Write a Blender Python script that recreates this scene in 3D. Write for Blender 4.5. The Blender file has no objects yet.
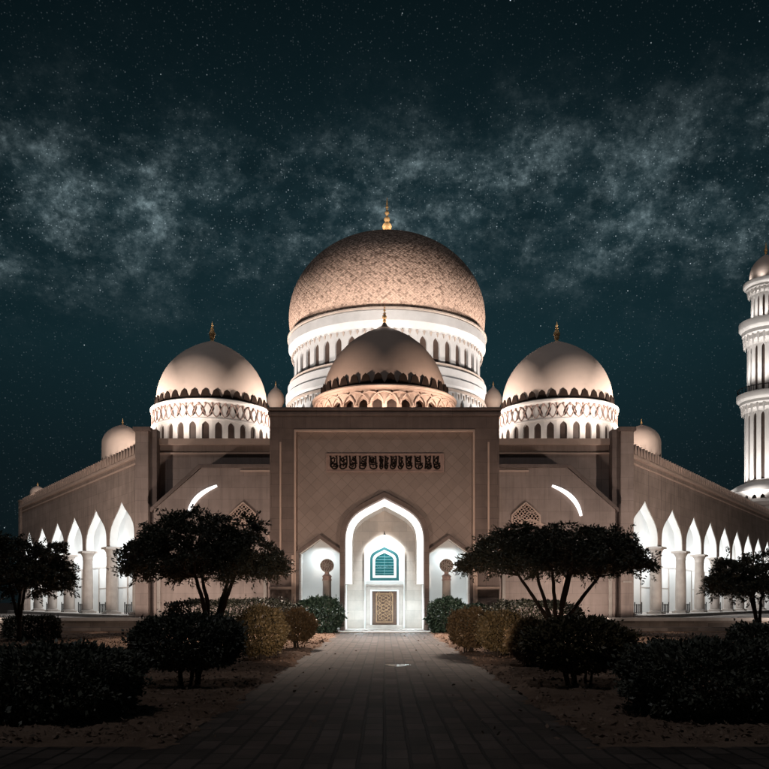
import bpy, math, random
import numpy as np
from mathutils import Vector, Matrix
from mathutils.geometry import tessellate_polygon

random.seed(7)
RNG = np.random.default_rng(11)
sc = bpy.context.scene
COL = sc.collection
PI = math.pi
R = math.radians

# ------------------------------------------------------------------ camera
EYE = 1.7
F = 800.0 / 769.0
cam_d = bpy.data.cameras.new('camera')
cam_d.sensor_width = 36.0
cam_d.lens = 36.0 * F
cam_d.shift_y = (602 - 384.5) / 769.0
cam_d.clip_start = 0.1
cam_d.clip_end = 3000
cam = bpy.data.objects.new('camera', cam_d)
cam.location = (0, 0, EYE)
cam.rotation_euler = (PI / 2, 0, 0)
COL.objects.link(cam)
sc.camera = cam

# ------------------------------------------------------------------ view
sc.view_settings.view_transform = 'Standard'
sc.view_settings.look = 'None'
sc.view_settings.gamma = 1.0
sc.view_settings.exposure = 0.0
sc.view_settings.use_curve_mapping = False
sc.render.engine = 'CYCLES'
sc.cycles.use_denoising = True
sc.cycles.max_bounces = 6
sc.cycles.diffuse_bounces = 4
sc.cycles.sample_clamp_indirect = 4.0
sc.cycles.use_light_tree = True


# ------------------------------------------------------------------ night sky
class NT:
    """tiny node helper"""
    def __init__(self, tree):
        self.t = tree
        self.n = tree.nodes
        self.l = tree.links

    def new(self, typ, **kw):
        nd = self.n.new(typ)
        for k, v in kw.items():
            setattr(nd, k, v)
        return nd

    def put(self, sock, v):
        if hasattr(v, 'is_output') or hasattr(v, 'links'):
            self.l.new(v, sock)
        else:
            sock.default_value = v

    def math(self, op, a, b=0.0, c=0.0, clamp=False):
        nd = self.new('ShaderNodeMath', operation=op, use_clamp=clamp)
        self.put(nd.inputs[0], a)
        self.put(nd.inputs[1], b)
        self.put(nd.inputs[2], c)
        return nd.outputs[0]

    def vmath(self, op, a, b=(0, 0, 0)):
        nd = self.new('ShaderNodeVectorMath', operation=op)
        self.put(nd.inputs[0], a)
        self.put(nd.inputs[1], b)
        return nd.outputs['Value'] if op in ('DOT_PRODUCT', 'LENGTH') else nd.outputs['Vector']

    def noise(self, vec, scale, detail=4.0, rough=0.55, dist=0.0):
        nd = self.new('ShaderNodeTexNoise')
        if vec is not None:
            self.l.new(vec, nd.inputs['Vector'])
        nd.inputs['Scale'].default_value = scale
        nd.inputs['Detail'].default_value = detail
        nd.inputs['Roughness'].default_value = rough
        nd.inputs['Distortion'].default_value = dist
        return nd.outputs['Fac'], nd.outputs['Color']

    def ramp(self, fac, stops):
        nd = self.new('ShaderNodeValToRGB')
        self.l.new(fac, nd.inputs[0])
        el = nd.color_ramp.elements
        while len(el) < len(stops):
            el.new(0.5)
        for e, (p, c) in zip(el, stops):
            e.position = p
            e.color = (c, c, c, 1) if isinstance(c, (int, float)) else (*c, 1)
        return nd.outputs[0]

    def mixc(self, fac, a, b, mode='MIX'):
        nd = self.new('ShaderNodeMix', data_type='RGBA', blend_type=mode)
        self.put(nd.inputs[0], fac)
        self.put(nd.inputs[6], a if not isinstance(a, tuple) else (*a[:3], 1))
        self.put(nd.inputs[7], b if not isinstance(b, tuple) else (*b[:3], 1))
        return nd.outputs[2]


world = bpy.data.worlds.new('World')
sc.world = world
world.use_nodes = True
w = NT(world.node_tree)
w.n.clear()
tc = w.new('ShaderNodeTexCoord')
d = w.vmath('NORMALIZE', tc.outputs['Generated'])
sep = w.new('ShaderNodeSeparateXYZ')
w.l.new(d, sep.inputs[0])
zel = sep.outputs['Z']
base = w.ramp(zel, [(0.0, (.0075, .0145, .0175)), (.16, (.0068, .0175, .0220)), (.29, (.0082, .0270, .0345)),
                    (.42, (.0070, .0200, .0258)), (.56, (.0042, .0125, .0162)), (.68, (.0032, .0080, .0100))])
# darker away from the glow above the town
fw = w.vmath('DOT_PRODUCT', d, (0.03, .955, .295))
glow = w.ramp(fw, [(.80, 0.52), (.93, .80), (.995, 1.05)])
base = w.mixc(1.0, base, glow, 'MULTIPLY')
base = w.mixc(1.0, base, (.86, .86, .86), 'MULTIPLY')
# milky way: a great circle band with clumps and dark lanes
wob_f, wob_c = w.noise(d, 2.6, 3, .5)
t = w.vmath('DOT_PRODUCT', d, Vector((-.01, -.50, 1.0)).normalized())
t = w.math('ADD', t, w.math('MULTIPLY', w.math('SUBTRACT', wob_f, .5), .12))
t = w.math('DIVIDE', t, .070)
band = w.math('POWER', 2.718, w.math('MULTIPLY', w.math('MULTIPLY', t, t), -1.0))
mp = w.new('ShaderNodeMapping')
w.l.new(d, mp.inputs[0])
mp.inputs['Location'].default_value = (1.35, .2, .73)
mp.inputs['Scale'].default_value = (1.0, 1.0, 1.5)
c1, _ = w.noise(mp.outputs[0], 8.5, 12, .70, .1)
c2, _ = w.noise(mp.outputs[0], 25.0, 12, .74, .05)
cl = w.math('ADD', w.math('MULTIPLY', c1, .55), w.math('MULTIPLY', c2, .50))
cl = w.ramp(cl, [(.485, 0.0), (.54, .10), (.60, .40), (.70, 1.0)])
c3, _ = w.noise(d, 170.0, 3, .7)
c4, _ = w.noise(d, 60.0, 5, .7)
grain = w.math('MULTIPLY', w.ramp(c3, [(.36, .35), (.68, 1.0)]), w.ramp(c4, [(.40, .45), (.62, 1.0)]))
milk = w.math('MULTIPLY', w.math('MULTIPLY', band, cl), w.math('MULTIPLY', grain, 2.1))
haze_f = w.math('MULTIPLY', band, w.ramp(c1, [(.35, .0), (.7, 1.0)]))
col = w.mixc(1.0, base, w.mixc(w.math('MULTIPLY', milk, .95), (0, 0, 0), (.165, .210, .222)), 'ADD')
col = w.mixc(1.0, col, w.mixc(haze_f, (0, 0, 0), (.010, .021, .025)), 'ADD')


def stars(scale, rad, gain, thin, tint):
    v = w.new('ShaderNodeTexVoronoi', feature='F1')
    w.l.new(d, v.inputs['Vector'])
    v.inputs['Scale'].default_value = scale
    v.inputs['Randomness'].default_value = 1.0
    sp = w.math('DIVIDE', v.outputs['Distance'], rad)
    sp = w.math('SUBTRACT', 1.0, sp, clamp=True)
    sp = w.math('POWER', sp, 1.4)
    s2 = w.new('ShaderNodeSeparateColor')
    w.l.new(v.outputs['Color'], s2.inputs[0])
    br = w.math('SUBTRACT', s2.outputs[0], thin, clamp=True)
    br = w.math('DIVIDE', br, 1.0 - thin)
    br = w.math('POWER', br, 2.2)
    k = w.math('MULTIPLY', w.math('MULTIPLY', sp, br), gain)
    return w.mixc(k, (0, 0, 0), tint)


dust = w.math('ADD', .22, w.math('MULTIPLY', w.math('MULTIPLY', band, w.math('ADD', .35, cl)), 1.6))
for sc_, rad_, thin_, tint_, k_ in ((420.0, .36, .50, (.32, .40, .43), dust), (230.0, .19, .70, (.60, .70, .76), dust),
                                    (110.0, .09, .80, (.95, 1.1, 1.15), None), (48.0, .042, .74, (1.8, 2.0, 2.2), None), (15.0, .017, .60, (3.2, 3.6, 4.0), None)):
    st_ = stars(sc_, rad_, 1.0, thin_, tint_)
    col = w.mixc(1.0 if k_ is None else k_, col, st_, 'ADD')
# the last of the dusk from the physical sky, far below daylight
sky = w.new('ShaderNodeTexSky', sky_type='NISHITA', sun_disc=False)
sky.sun_elevation = R(-6)
sky.sun_rotation = R(200)
bg = w.new('ShaderNodeBackground')
w.l.new(col, bg.inputs[0])
bg.inputs[1].default_value = 1.0
bg2 = w.new('ShaderNodeBackground')
w.l.new(sky.outputs[0], bg2.inputs[0])
bg2.inputs[1].default_value = 0.01
ad = w.new('ShaderNodeAddShader')
w.l.new(bg.outputs[0], ad.inputs[0])
w.l.new(bg2.outputs[0], ad.inputs[1])
wo = w.new('ShaderNodeOutputWorld')
w.l.new(ad.outputs[0], wo.inputs[0])
world.cycles.sampling_method = 'MANUAL'
world.cycles.sample_map_resolution = 256

# ------------------------------------------------------------------ lamps
WARM = (1.0, .80, .66)
PEACH = (1.0, .86, .76)
COOL = (.82, .95, 1.0)
WHITE = (1.0, .97, .94)


def aim(o, target):
    v = Vector(target) - o.location
    o.rotation_euler = v.to_track_quat('-Z', 'Y').to_euler()


def point(name, loc, power, color, rad=.15):
    l = bpy.data.lights.new(name, 'POINT')
    l.energy = power
    l.color = color
    l.shadow_soft_size = rad
    o = bpy.data.objects.new(name, l)
    o.location = loc
    COL.objects.link(o)
    return o


def spot(name, loc, target, power, color, angle=90, blend=.6, rad=.15):
    l = bpy.data.lights.new(name, 'SPOT')
    l.energy = power
    l.color = color
    l.spot_size = R(angle)
    l.spot_blend = blend
    l.shadow_soft_size = rad
    o = bpy.data.objects.new(name, l)
    o.location = loc
    aim(o, target)
    COL.objects.link(o)
    return o


def area(name, loc, target, sx, sy, power, color, spread=180):
    l = bpy.data.lights.new(name, 'AREA')
    l.shape = 'RECTANGLE'
    l.size = sx
    l.size_y = sy
    l.energy = power
    l.color = color
    l.spread = R(spread)
    o = bpy.data.objects.new(name, l)
    o.location = loc
    aim(o, target)
    COL.objects.link(o)
    return o


# wing frames: origin, direction along the wall, inward normal
WING_Y = 52.0
WX = 15.7
WD = {-1: Vector((-.585, .811, 0)), 1: Vector((.585, .811, 0))}
WN = {-1: Vector((.811, .585, 0)), 1: Vector((-.811, .585, 0))}
WO = {-1: Vector((-WX, WING_Y, 0)), 1: Vector((WX, WING_Y, 0))}
WLEN = {-1: 36.6, 1: 57.0}
ARCH_S = {-1: [4.5, 10.6, 16.6, 22.1, 27.7, 33.0], 1: [3.95, 10.4, 16.4, 21.7, 26.9, 31.9, 36.9, 41.9, 46.9, 51.9]}
ARCH_A = {}
for _k, _S in ARCH_S.items():
    ARCH_A[_k] = [min((_S[i] - _S[i - 1]) / 2 if i else _S[0] - .55, (_S[i + 1] - _S[i]) / 2 if i < len(_S) - 1 else 2.5) - .27 for i in range(len(_S))]


def wing(side, s, z, t=0.0):
    return WO[side] + WD[side] * s + WN[side] * t + Vector((0, 0, z))


FLOOR = .84
for side in (-1, 1):
    for s in ARCH_S[side]:
        # bay lamps hung inside the arcade
        point('arcade_lamp', wing(side, s, 5.6, 2.0), 330, (.90, .97, 1.0), .25)
for side in (-1, 1):
    # facade floods set among the shrubs, floods behind the hedges, floods on the terrace
    spot('facade_flood', (side * 8.2, 35.5, .35), (side * 3.0, 46, 3.8), 2100, WARM, 95, .9, .25)
    spot('garden_flood', (side * 11.2, 45.2, .30), (side * 10.8, 51, 5.0), 1450, PEACH, 150, .9, .25)
    spot('wing_flood', (side * 27.5, 40.5, .5), (side * 26.0, 60, 8.0), 9500, PEACH, 120, .9, .25)
    # unseen lamps added under the portal cornice to brighten the beds
    spot('forecourt_fill', (side * 5.6, 45.2, 11.6), (side * 5.2, 36, 0), 22000, WARM, 66, 1.0, .3)
    spot('terrace_fill', (side * 15.0, 41.0, .9), (side * 16.0, 46, .9), 190, WARM, 80, .9, .15)  # added out of sight to brighten the terrace front
    # unseen fill spots added to brighten the golden shrubs and soil
    spot('bed_fill', (side * 1.9, 17.0, 1.3), (side * 3.0, 28, .9), 800, WARM, 36, .9, .12)
    # portal recess and side niches
    point('recess_lamp', (side * 1.45, 46.9, 1.1), 190, (.76, .93, 1.0), .25)
    area('niche_lamp', (side * 3.71, 47.25, 4.72), (side * 3.71, 48.1, 2.4), .7, .15, 34, COOL)
    point('niche_uplight', (side * 4.45, 46.9, .45), 80, COOL, .08)
    spot('pillar_lamp', (side * 3.6, 43.0, .4), (side * 3.5, 46.7, 3.4), 160, PEACH, 50, .7, .15)
spot('door_lamp', (0, 46.7, 6.3), (0, 48.6, 4.3), 1350, COOL, 66, .8, .15)
spot('path_spill', (0, 46.6, 6.6), (0, 41.5, 0), 5200, WHITE, 74, 1.0, .2)  # added spot standing in for portal light spilling onto the path

DOMES = {'big': (0.25, 80.0), 'front': (0.0, 53.2), 'left': (-13.35, 62.0), 'right': (13.35, 62.0)}  # centres
for side in (-1, 1):
    cx, cy = DOMES['left' if side < 0 else 'right']
    for a, pw in ((-side * 82, 7500), (side * 82, 11500)):
        p = (cx + 10.0 * math.sin(R(a)), cy - 10.0 * math.cos(R(a)), 13.2)
        spot('dome_flood', p, (cx, cy - 1, 20.0), pw, PEACH, 62, .9, .3)
    for a in (-70, -25, 25, 70):
        p = (cx + 7.3 * math.sin(R(a)), cy - 7.3 * math.cos(R(a)), 12.7)
        spot('drum_flood', p, (cx, cy, 15.2), 150, PEACH, 120, .7, .3)
    spot('turret_flood', (side * 17.6, 60.5, 11.6), (side * 21.4, 66, 15.3), 1700, PEACH, 70, .8, .2)
    spot('turret_flood', (side * 8.0, 48.5, 12.9), (side * 7.15, 52.6, 15.3), 330, PEACH, 60, .8, .1)
spot('turret_flood', (-31.5, 76.5, 11.6), (-34.9, 80.5, 13), 300, PEACH, 70, .8, .2)
for x, pw in (-6.0, 1550), (0, 260), (6.0, 1550):
    cx, cy = DOMES['front']
    spot('dome_flood', (x, 47.4, 12.95), (cx, cy, 15.8), pw, WARM, 110, .7, .3)
cx, cy = DOMES['big']
for a, rr, pw in ((-100, 24, 30000), (-62, 18, 15000), (-15.5, 24.4, 17000), (15.5, 24.4, 17000), (62, 18, 15000), (100, 24, 30000)):
    p = (cx + rr * math.sin(R(a)), cy - rr * math.cos(R(a)), 13.3)
    spot('dome_flood', p, (cx, cy, 37.5), pw * 1.15, PEACH, 56, 1.0, .4)
    spot('drum_flood', p, (cx, cy, 22), pw * .05, COOL, 80, .9, .4)
MIN = (45.3, 95.0)
for a in (-95, -40, 20):
    for z, pw, tz, rr in ((13.2, 3200, 24, 7.0), (26.6, 1200, 36, 5.0), (35.1, 260, 38.5, 2.8), (39.72, 60, 42.2, 2.42)):
        spot('minaret_flood', (MIN[0] + rr * math.sin(R(a)), MIN[1] - rr * math.cos(R(a)), z), (MIN[0], MIN[1], tz), pw, WHITE, 100, .8, .3)
for x_, y_, z_, pw in ((.25, 80, 37.75, 70), (0, 53.2, 19.95, 8)):
    for sx_ in (-1, 1):
        point('finial_fill', (x_ + sx_ * (1.4 if pw > 10 else .5), y_ - (.9 if pw > 10 else .1), z_ + (1.0 if pw > 10 else .25)), pw * 1.6, PEACH, .06)  # unseen points added to brighten the gold finials
for side in (-1, 1):
    spot('dome_flood', (side * 15.7, 53.4, 13.3), (side * 13.35, 61, 19.0), 2600, PEACH, 75, .9, .3)
# moon
sun = bpy.data.lights.new('moon', 'SUN')
sun.energy = .26
sun.angle = R(.5)
sun.color = (.95, .95, 1.0)
so = bpy.data.objects.new('moon', sun)
so.rotation_euler = (R(27), 0, R(-25))
COL.objects.link(so)


# ------------------------------------------------------------------ materials
MATS = {}


def mat(name, color, rough=.7, var=.12, scale=1.5, bump=.15, bscale=18.0, metal=0.0, emit=None, estr=0.0, streak=0.0, fn=None, spec=.35):
    m = bpy.data.materials.new(name)
    m.use_nodes = True
    q = NT(m.node_tree)
    b = q.n['Principled BSDF']
    b.inputs['Roughness'].default_value = rough
    b.inputs['Metallic'].default_value = metal
    b.inputs['Specular IOR Level'].default_value = spec
    tcn = q.new('ShaderNodeTexCoord')
    vec = tcn.outputs['Object']
    f, _ = q.noise(vec, scale, 6, .6)
    dark = tuple(c * (1 - var * 1.6) for c in color)
    lite = tuple(min(1, c * (1 + var)) for c in color)
    c = q.mixc(q.ramp(f, [(.3, 0.0), (.7, 1.0)]), dark, lite)
    if streak:
        mpn = q.new('ShaderNodeMapping')
        q.l.new(vec, mpn.inputs[0])
        mpn.inputs['Scale'].default_value = (2.2, 2.2, .12)
        g, _ = q.noise(mpn.outputs[0], 1.6, 5, .6)
        c = q.mixc(q.math('MULTIPLY', q.ramp(g, [(.48, 0.0), (.72, 1.0)]), streak), c, tuple(x * .55 for x in color))
    height = None
    if fn:
        c, height = fn(q, tcn, c)
    q.l.new(c, b.inputs['Base Color'])
    h, _ = q.noise(vec, bscale, 5, .6)
    if height is not None:
        h = q.math('ADD', q.math('MULTIPLY', h, .25), height)
    bp = q.new('ShaderNodeBump')
    bp.inputs['Strength'].default_value = bump
    bp.inputs['Distance'].default_value = .05
    q.l.new(h, bp.inputs['Height'])
    q.l.new(bp.outputs[0], b.inputs['Normal'])
    if emit:
        b.inputs['Emission Color'].default_value = (*emit, 1)
        b.inputs['Emission Strength'].default_value = estr
    MATS[name] = m
    return m


def lattice(spacing_a, width, amount, axes=('X', 'Z'), angle=45, jitter=True):
    """diagonal tile joints cut in a wall"""
    def fn(q, tcn, c):
        s = q.new('ShaderNodeSeparateXYZ')
        q.l.new(tcn.outputs['Object'], s.inputs[0])
        x, z = s.outputs[axes[0]], s.outputs[axes[1]]
        ca, sa = math.cos(R(angle)), math.sin(R(angle))
        u = q.math('ADD', q.math('MULTIPLY', x, ca), q.math('MULTIPLY', z, sa))
        v = q.math('SUBTRACT', q.math('MULTIPLY', z, ca), q.math('MULTIPLY', x, sa))
        line = None
        for k in (u, v):
            fr = q.math('FRACT', q.math('ABSOLUTE', q.math('DIVIDE', k, spacing_a)))
            e = q.math('MINIMUM', fr, q.math('SUBTRACT', 1.0, fr))
            e = q.math('SUBTRACT', 1.0, q.math('DIVIDE', e, width / spacing_a), clamp=True)
            line = e if line is None else q.math('MAXIMUM', line, e)
        # each tile its own tone
        cmb = q.new('ShaderNodeCombineXYZ')
        q.l.new(q.math('FLOOR', q.math('DIVIDE', u, spacing_a)), cmb.inputs[0])
        q.l.new(q.math('FLOOR', q.math('DIVIDE', v, spacing_a)), cmb.inputs[1])
        wn = q.new('ShaderNodeTexWhiteNoise', noise_dimensions='2D')
        q.l.new(cmb.outputs[0], wn.inputs['Vector'])
        tone = q.math('ADD', .92, q.math('MULTIPLY', wn.outputs['Value'], .15))
        c2 = q.mixc(1.0, c, tone, 'MULTIPLY')
        wear, _ = q.noise(tcn.outputs['Object'], .9, 4, .6)
        amt = q.math('MULTIPLY', line, q.math('MULTIPLY', q.ramp(wear, [(.3, .35), (.6, 1.0)]), amount))
        c2 = q.mixc(amt, c2, (.07, .055, .047))
        return c2, q.math('MULTIPLY', line, -1.0)
    return fn


def blocks(sx, sz, axes=('X', 'Z'), mortar=.012, amount=.5, tone=.3, off=.5):
    def fn(q, tcn, c):
        s = q.new('ShaderNodeSeparateXYZ')
        q.l.new(tcn.outputs['Object'], s.inputs[0])
        cmb = q.new('ShaderNodeCombineXYZ')
        q.l.new(s.outputs[axes[0]], cmb.inputs[0])
        q.l.new(s.outputs[axes[1]], cmb.inputs[1])
        _, wc = q.noise(tcn.outputs['Object'], 1.4, 3, .5)
        wob = q.vmath('SCALE', q.vmath('SUBTRACT', wc, (.5, .5, .5)))
        wob.node.inputs['Scale'].default_value = .05
        vec = q.vmath('ADD', cmb.outputs[0], wob)
        br = q.new('ShaderNodeTexBrick')
        br.offset = off
        q.l.new(vec, br.inputs['Vector'])
        br.inputs['Color1'].default_value = (1 - tone, 1 - tone, 1 - tone, 1)
        br.inputs['Color2'].default_value = (1 + tone * .3, 1 + tone * .3, 1 + tone * .3, 1)
        br.inputs['Mortar'].default_value = (1, 1, 1, 1)
        br.inputs['Scale'].default_value = 1.0
        br.inputs['Mortar Size'].default_value = mortar
        br.inputs['Mortar Smooth'].default_value = .3
        br.inputs['Brick Width'].default_value = sx
        br.inputs['Row Height'].default_value = sz
        c2 = q.mixc(1.0, c, br.outputs['Color'], 'MULTIPLY')
        c2 = q.mixc(q.math('MULTIPLY', br.outputs['Fac'], amount), c2, (.02, .017, .015))
        return c2, q.math('MULTIPLY', br.outputs['Fac'], -1.0)
    return fn


def dome_tiles(q, tcn, c):
    """small mosaic in a diamond net, drawn with the shell's own UVs (turns, rows)"""
    s = q.new('ShaderNodeSeparateXYZ')
    q.l.new(tcn.outputs['UV'], s.inputs[0])
    u = q.math('MULTIPLY', s.outputs[0], 240.0)
    v = q.math('MULTIPLY', s.outputs[1], 78.0)
    line = None
    for k in (q.math('ADD', u, v), q.math('SUBTRACT', u, v)):
        fr = q.math('FRACT', q.math('ADD', k, 400.0))
        e = q.math('MINIMUM', fr, q.math('SUBTRACT', 1.0, fr))
        e = q.math('SUBTRACT', 1.0, q.math('DIVIDE', e, .20), clamp=True)
        line = e if line is None else q.math('MAXIMUM', line, e)
    cmb = q.new('ShaderNodeCombineXYZ')
    q.l.new(q.math('FLOOR', q.math('ADD', q.math('ADD', u, v), 400.0)), cmb.inputs[0])
    q.l.new(q.math('FLOOR', q.math('ADD', q.math('SUBTRACT', u, v), 400.0)), cmb.inputs[1])
    wn = q.new('ShaderNodeTexWhiteNoise', noise_dimensions='2D')
    q.l.new(cmb.outputs[0], wn.inputs['Vector'])
    n2, _ = q.noise(tcn.outputs['Object'], 2.6, 4, .75)
    dk = q.math('ADD', q.math('MULTIPLY', wn.outputs['Value'], .55), q.math('MULTIPLY', n2, .75))
    # more of the tiles go dark towards the crown
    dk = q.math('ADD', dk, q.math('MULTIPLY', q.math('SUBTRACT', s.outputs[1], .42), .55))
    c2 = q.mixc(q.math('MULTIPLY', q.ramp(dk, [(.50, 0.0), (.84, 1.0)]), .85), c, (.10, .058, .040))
    # coarse carved net over the fine one
    uc, vc = q.math('MULTIPLY', s.outputs[0], 88.0), q.math('MULTIPLY', s.outputs[1], 28.0)
    net, dot = None, None
    for k in (q.math('ADD', uc, vc), q.math('SUBTRACT', uc, vc)):
        fr = q.math('FRACT', q.math('ADD', k, 400.0))
        e0 = q.math('MINIMUM', fr, q.math('SUBTRACT', 1.0, fr))
        e = q.math('SUBTRACT', 1.0, q.math('DIVIDE', e0, .24), clamp=True)
        net = e if net is None else q.math('MAXIMUM', net, e)
        g_ = q.math('GREATER_THAN', e0, .34)
        dot = g_ if dot is None else q.math('MULTIPLY', dot, g_)
    worn, _ = q.noise(tcn.outputs['Object'], 1.6, 5, .7)
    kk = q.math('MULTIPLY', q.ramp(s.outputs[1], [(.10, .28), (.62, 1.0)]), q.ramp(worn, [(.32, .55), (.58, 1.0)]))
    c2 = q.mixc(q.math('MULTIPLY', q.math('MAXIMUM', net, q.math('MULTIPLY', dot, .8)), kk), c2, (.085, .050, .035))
    c2 = q.mixc(q.math('MULTIPLY', line, .25), c2, (.10, .058, .040))
    line = q.math('MAXIMUM', net, q.math('MULTIPLY', line, .3))
    return c2, q.math('MULTIPLY', line, -1.0)


mat('stone', (.365, .280, .245), .75, .12, .8, .15, 14, streak=.45, fn=blocks(1.5, .75, ('X', 'Z'), .010, .40, .10))
mat('stone_dark', (.205, .153, .134), .75, .14, 1.0, .15, 14, streak=.4, fn=blocks(1.3, .65, ('X', 'Z'), .010, .45, .12))
mat('portal_tiles', (.33, .255, .22), .62, .08, .7, .30, 14, fn=lattice(.50, .018, .48))
mat('wing_stone', (.36, .275, .235), .78, .14, .8, .2, 12, streak=.75, fn=blocks(1.4, .7, ('X', 'Z'), .012, .35, .12))
mat('marble_tiles', (.56, .485, .43), .5, .08, 1.6, .12, 14, fn=blocks(.9, .6, ('X', 'Z'), .008, .35, .14))
mat('white_plaster', (.78, .77, .75), .6, .03, 1.2, .05, 20)
mat('drum_plaster', (.74, .70, .665), .6, .05, 1.2, .08, 12)
mat('pink_plaster', (.60, .44, .36), .6, .08, 1.2, .10, 12)
mat('dome_plaster', (.69, .55, .47), .7, .05, .5, .03, 6)
mat('dome_brown', (.50, .365, .30), .75, .06, .5, .03, 6)
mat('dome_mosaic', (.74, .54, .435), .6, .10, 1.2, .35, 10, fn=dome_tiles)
mat('bronze', (.040, .027, .022), .85, .2, 3, .1, 20)
mat('window_dark', (.085, .060, .050), .35, .2, 2, .1, 20)
mat('gold', (.85, .54, .24), .4, .08, 4, .04, 20)
mat('column_stone', (.42, .36, .32), .55, .10, 1.8, .08, 16, streak=.35)
mat('terrace_stone', (.23, .185, .16), .8, .2, 1.2, .35, 9, fn=blocks(1.7, .24, ('X', 'Z'), .010, .7, .5))
mat('step_stone', (.42, .37, .335), .7, .12, 1.5, .15, 14)
mat('door_wood', (.085, .046, .030), .45, .2, 6, .15, 30)
mat('door_gilt', (.30, .185, .105), .5, .2, 5, .1, 30)
mat('teal_louvre', (.09, .22, .23), .4, .1, 3, .05, 20)
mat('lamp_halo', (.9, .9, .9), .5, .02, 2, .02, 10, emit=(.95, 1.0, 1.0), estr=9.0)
mat('ink', (.018, .014, .012), .95, .1, 3, .05, 20, spec=.0)
mat('cresting_shade', (.030, .020, .016), .95, .1, 3, .05, 20, spec=.05)  # backlit shade of the dome cresting, put into its base colour
mat('drum_white', (.50, .51, .52), .65, .06, 1.2, .08, 14, spec=.1)
mat('teal_frame', (.012, .075, .08), .4, .1, 3, .05, 20)
mat('teal_glass', (.006, .05, .055), .25, .1, 3, .02, 10, emit=(.02, .30, .33), estr=.10)
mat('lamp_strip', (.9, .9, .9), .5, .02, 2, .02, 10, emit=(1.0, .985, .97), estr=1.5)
mat('iron', (.035, .033, .034), .5, .2, 4, .1, 30, metal=.3)
mat('carving', (.40, .275, .235), .7, .15, 4, .2, 25)


def leaf_mat(name, c1, c2, rough=.55):
    m = bpy.data.materials.new(name)
    m.use_nodes = True
    q = NT(m.node_tree)
    b = q.n['Principled BSDF']
    g = q.new('ShaderNodeNewGeometry')
    tcn = q.new('ShaderNodeTexCoord')
    f, _ = q.noise(tcn.outputs['Object'], 1.7, 3, .6)
    k = q.math('ADD', q.math('MULTIPLY', g.outputs['Random Per Island'], .65), q.math('MULTIPLY', f, .5))
    c = q.mixc(q.ramp(k, [(.2, 0.0), (.9, 1.0)]), c1, c2)
    q.l.new(c, b.inputs['Base Color'])
    b.inputs['Roughness'].default_value = rough
    MATS[name] = m


leaf_mat('leaf_tree', (.038, .042, .028), (.110, .100, .064))
leaf_mat('leaf_hedge', (.048, .052, .040), (.125, .122, .088))
leaf_mat('leaf_dark', (.014, .018, .012), (.040, .042, .028))
leaf_mat('leaf_green', (.022, .050, .034), (.055, .10, .065))
leaf_mat('leaf_gold', (.11, .076, .040), (.27, .175, .085))
leaf_mat('leaf_olive', (.05, .045, .024), (.14, .105, .05))
leaf_mat('leaf_bronze', (.08, .060, .028), (.21, .145, .065))
leaf_mat('leaf_litter', (.06, .038, .026), (.26, .17, .12), .8)
mat('bark', (.055, .040, .030), .9, .3, 5, .6, 22)


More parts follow.
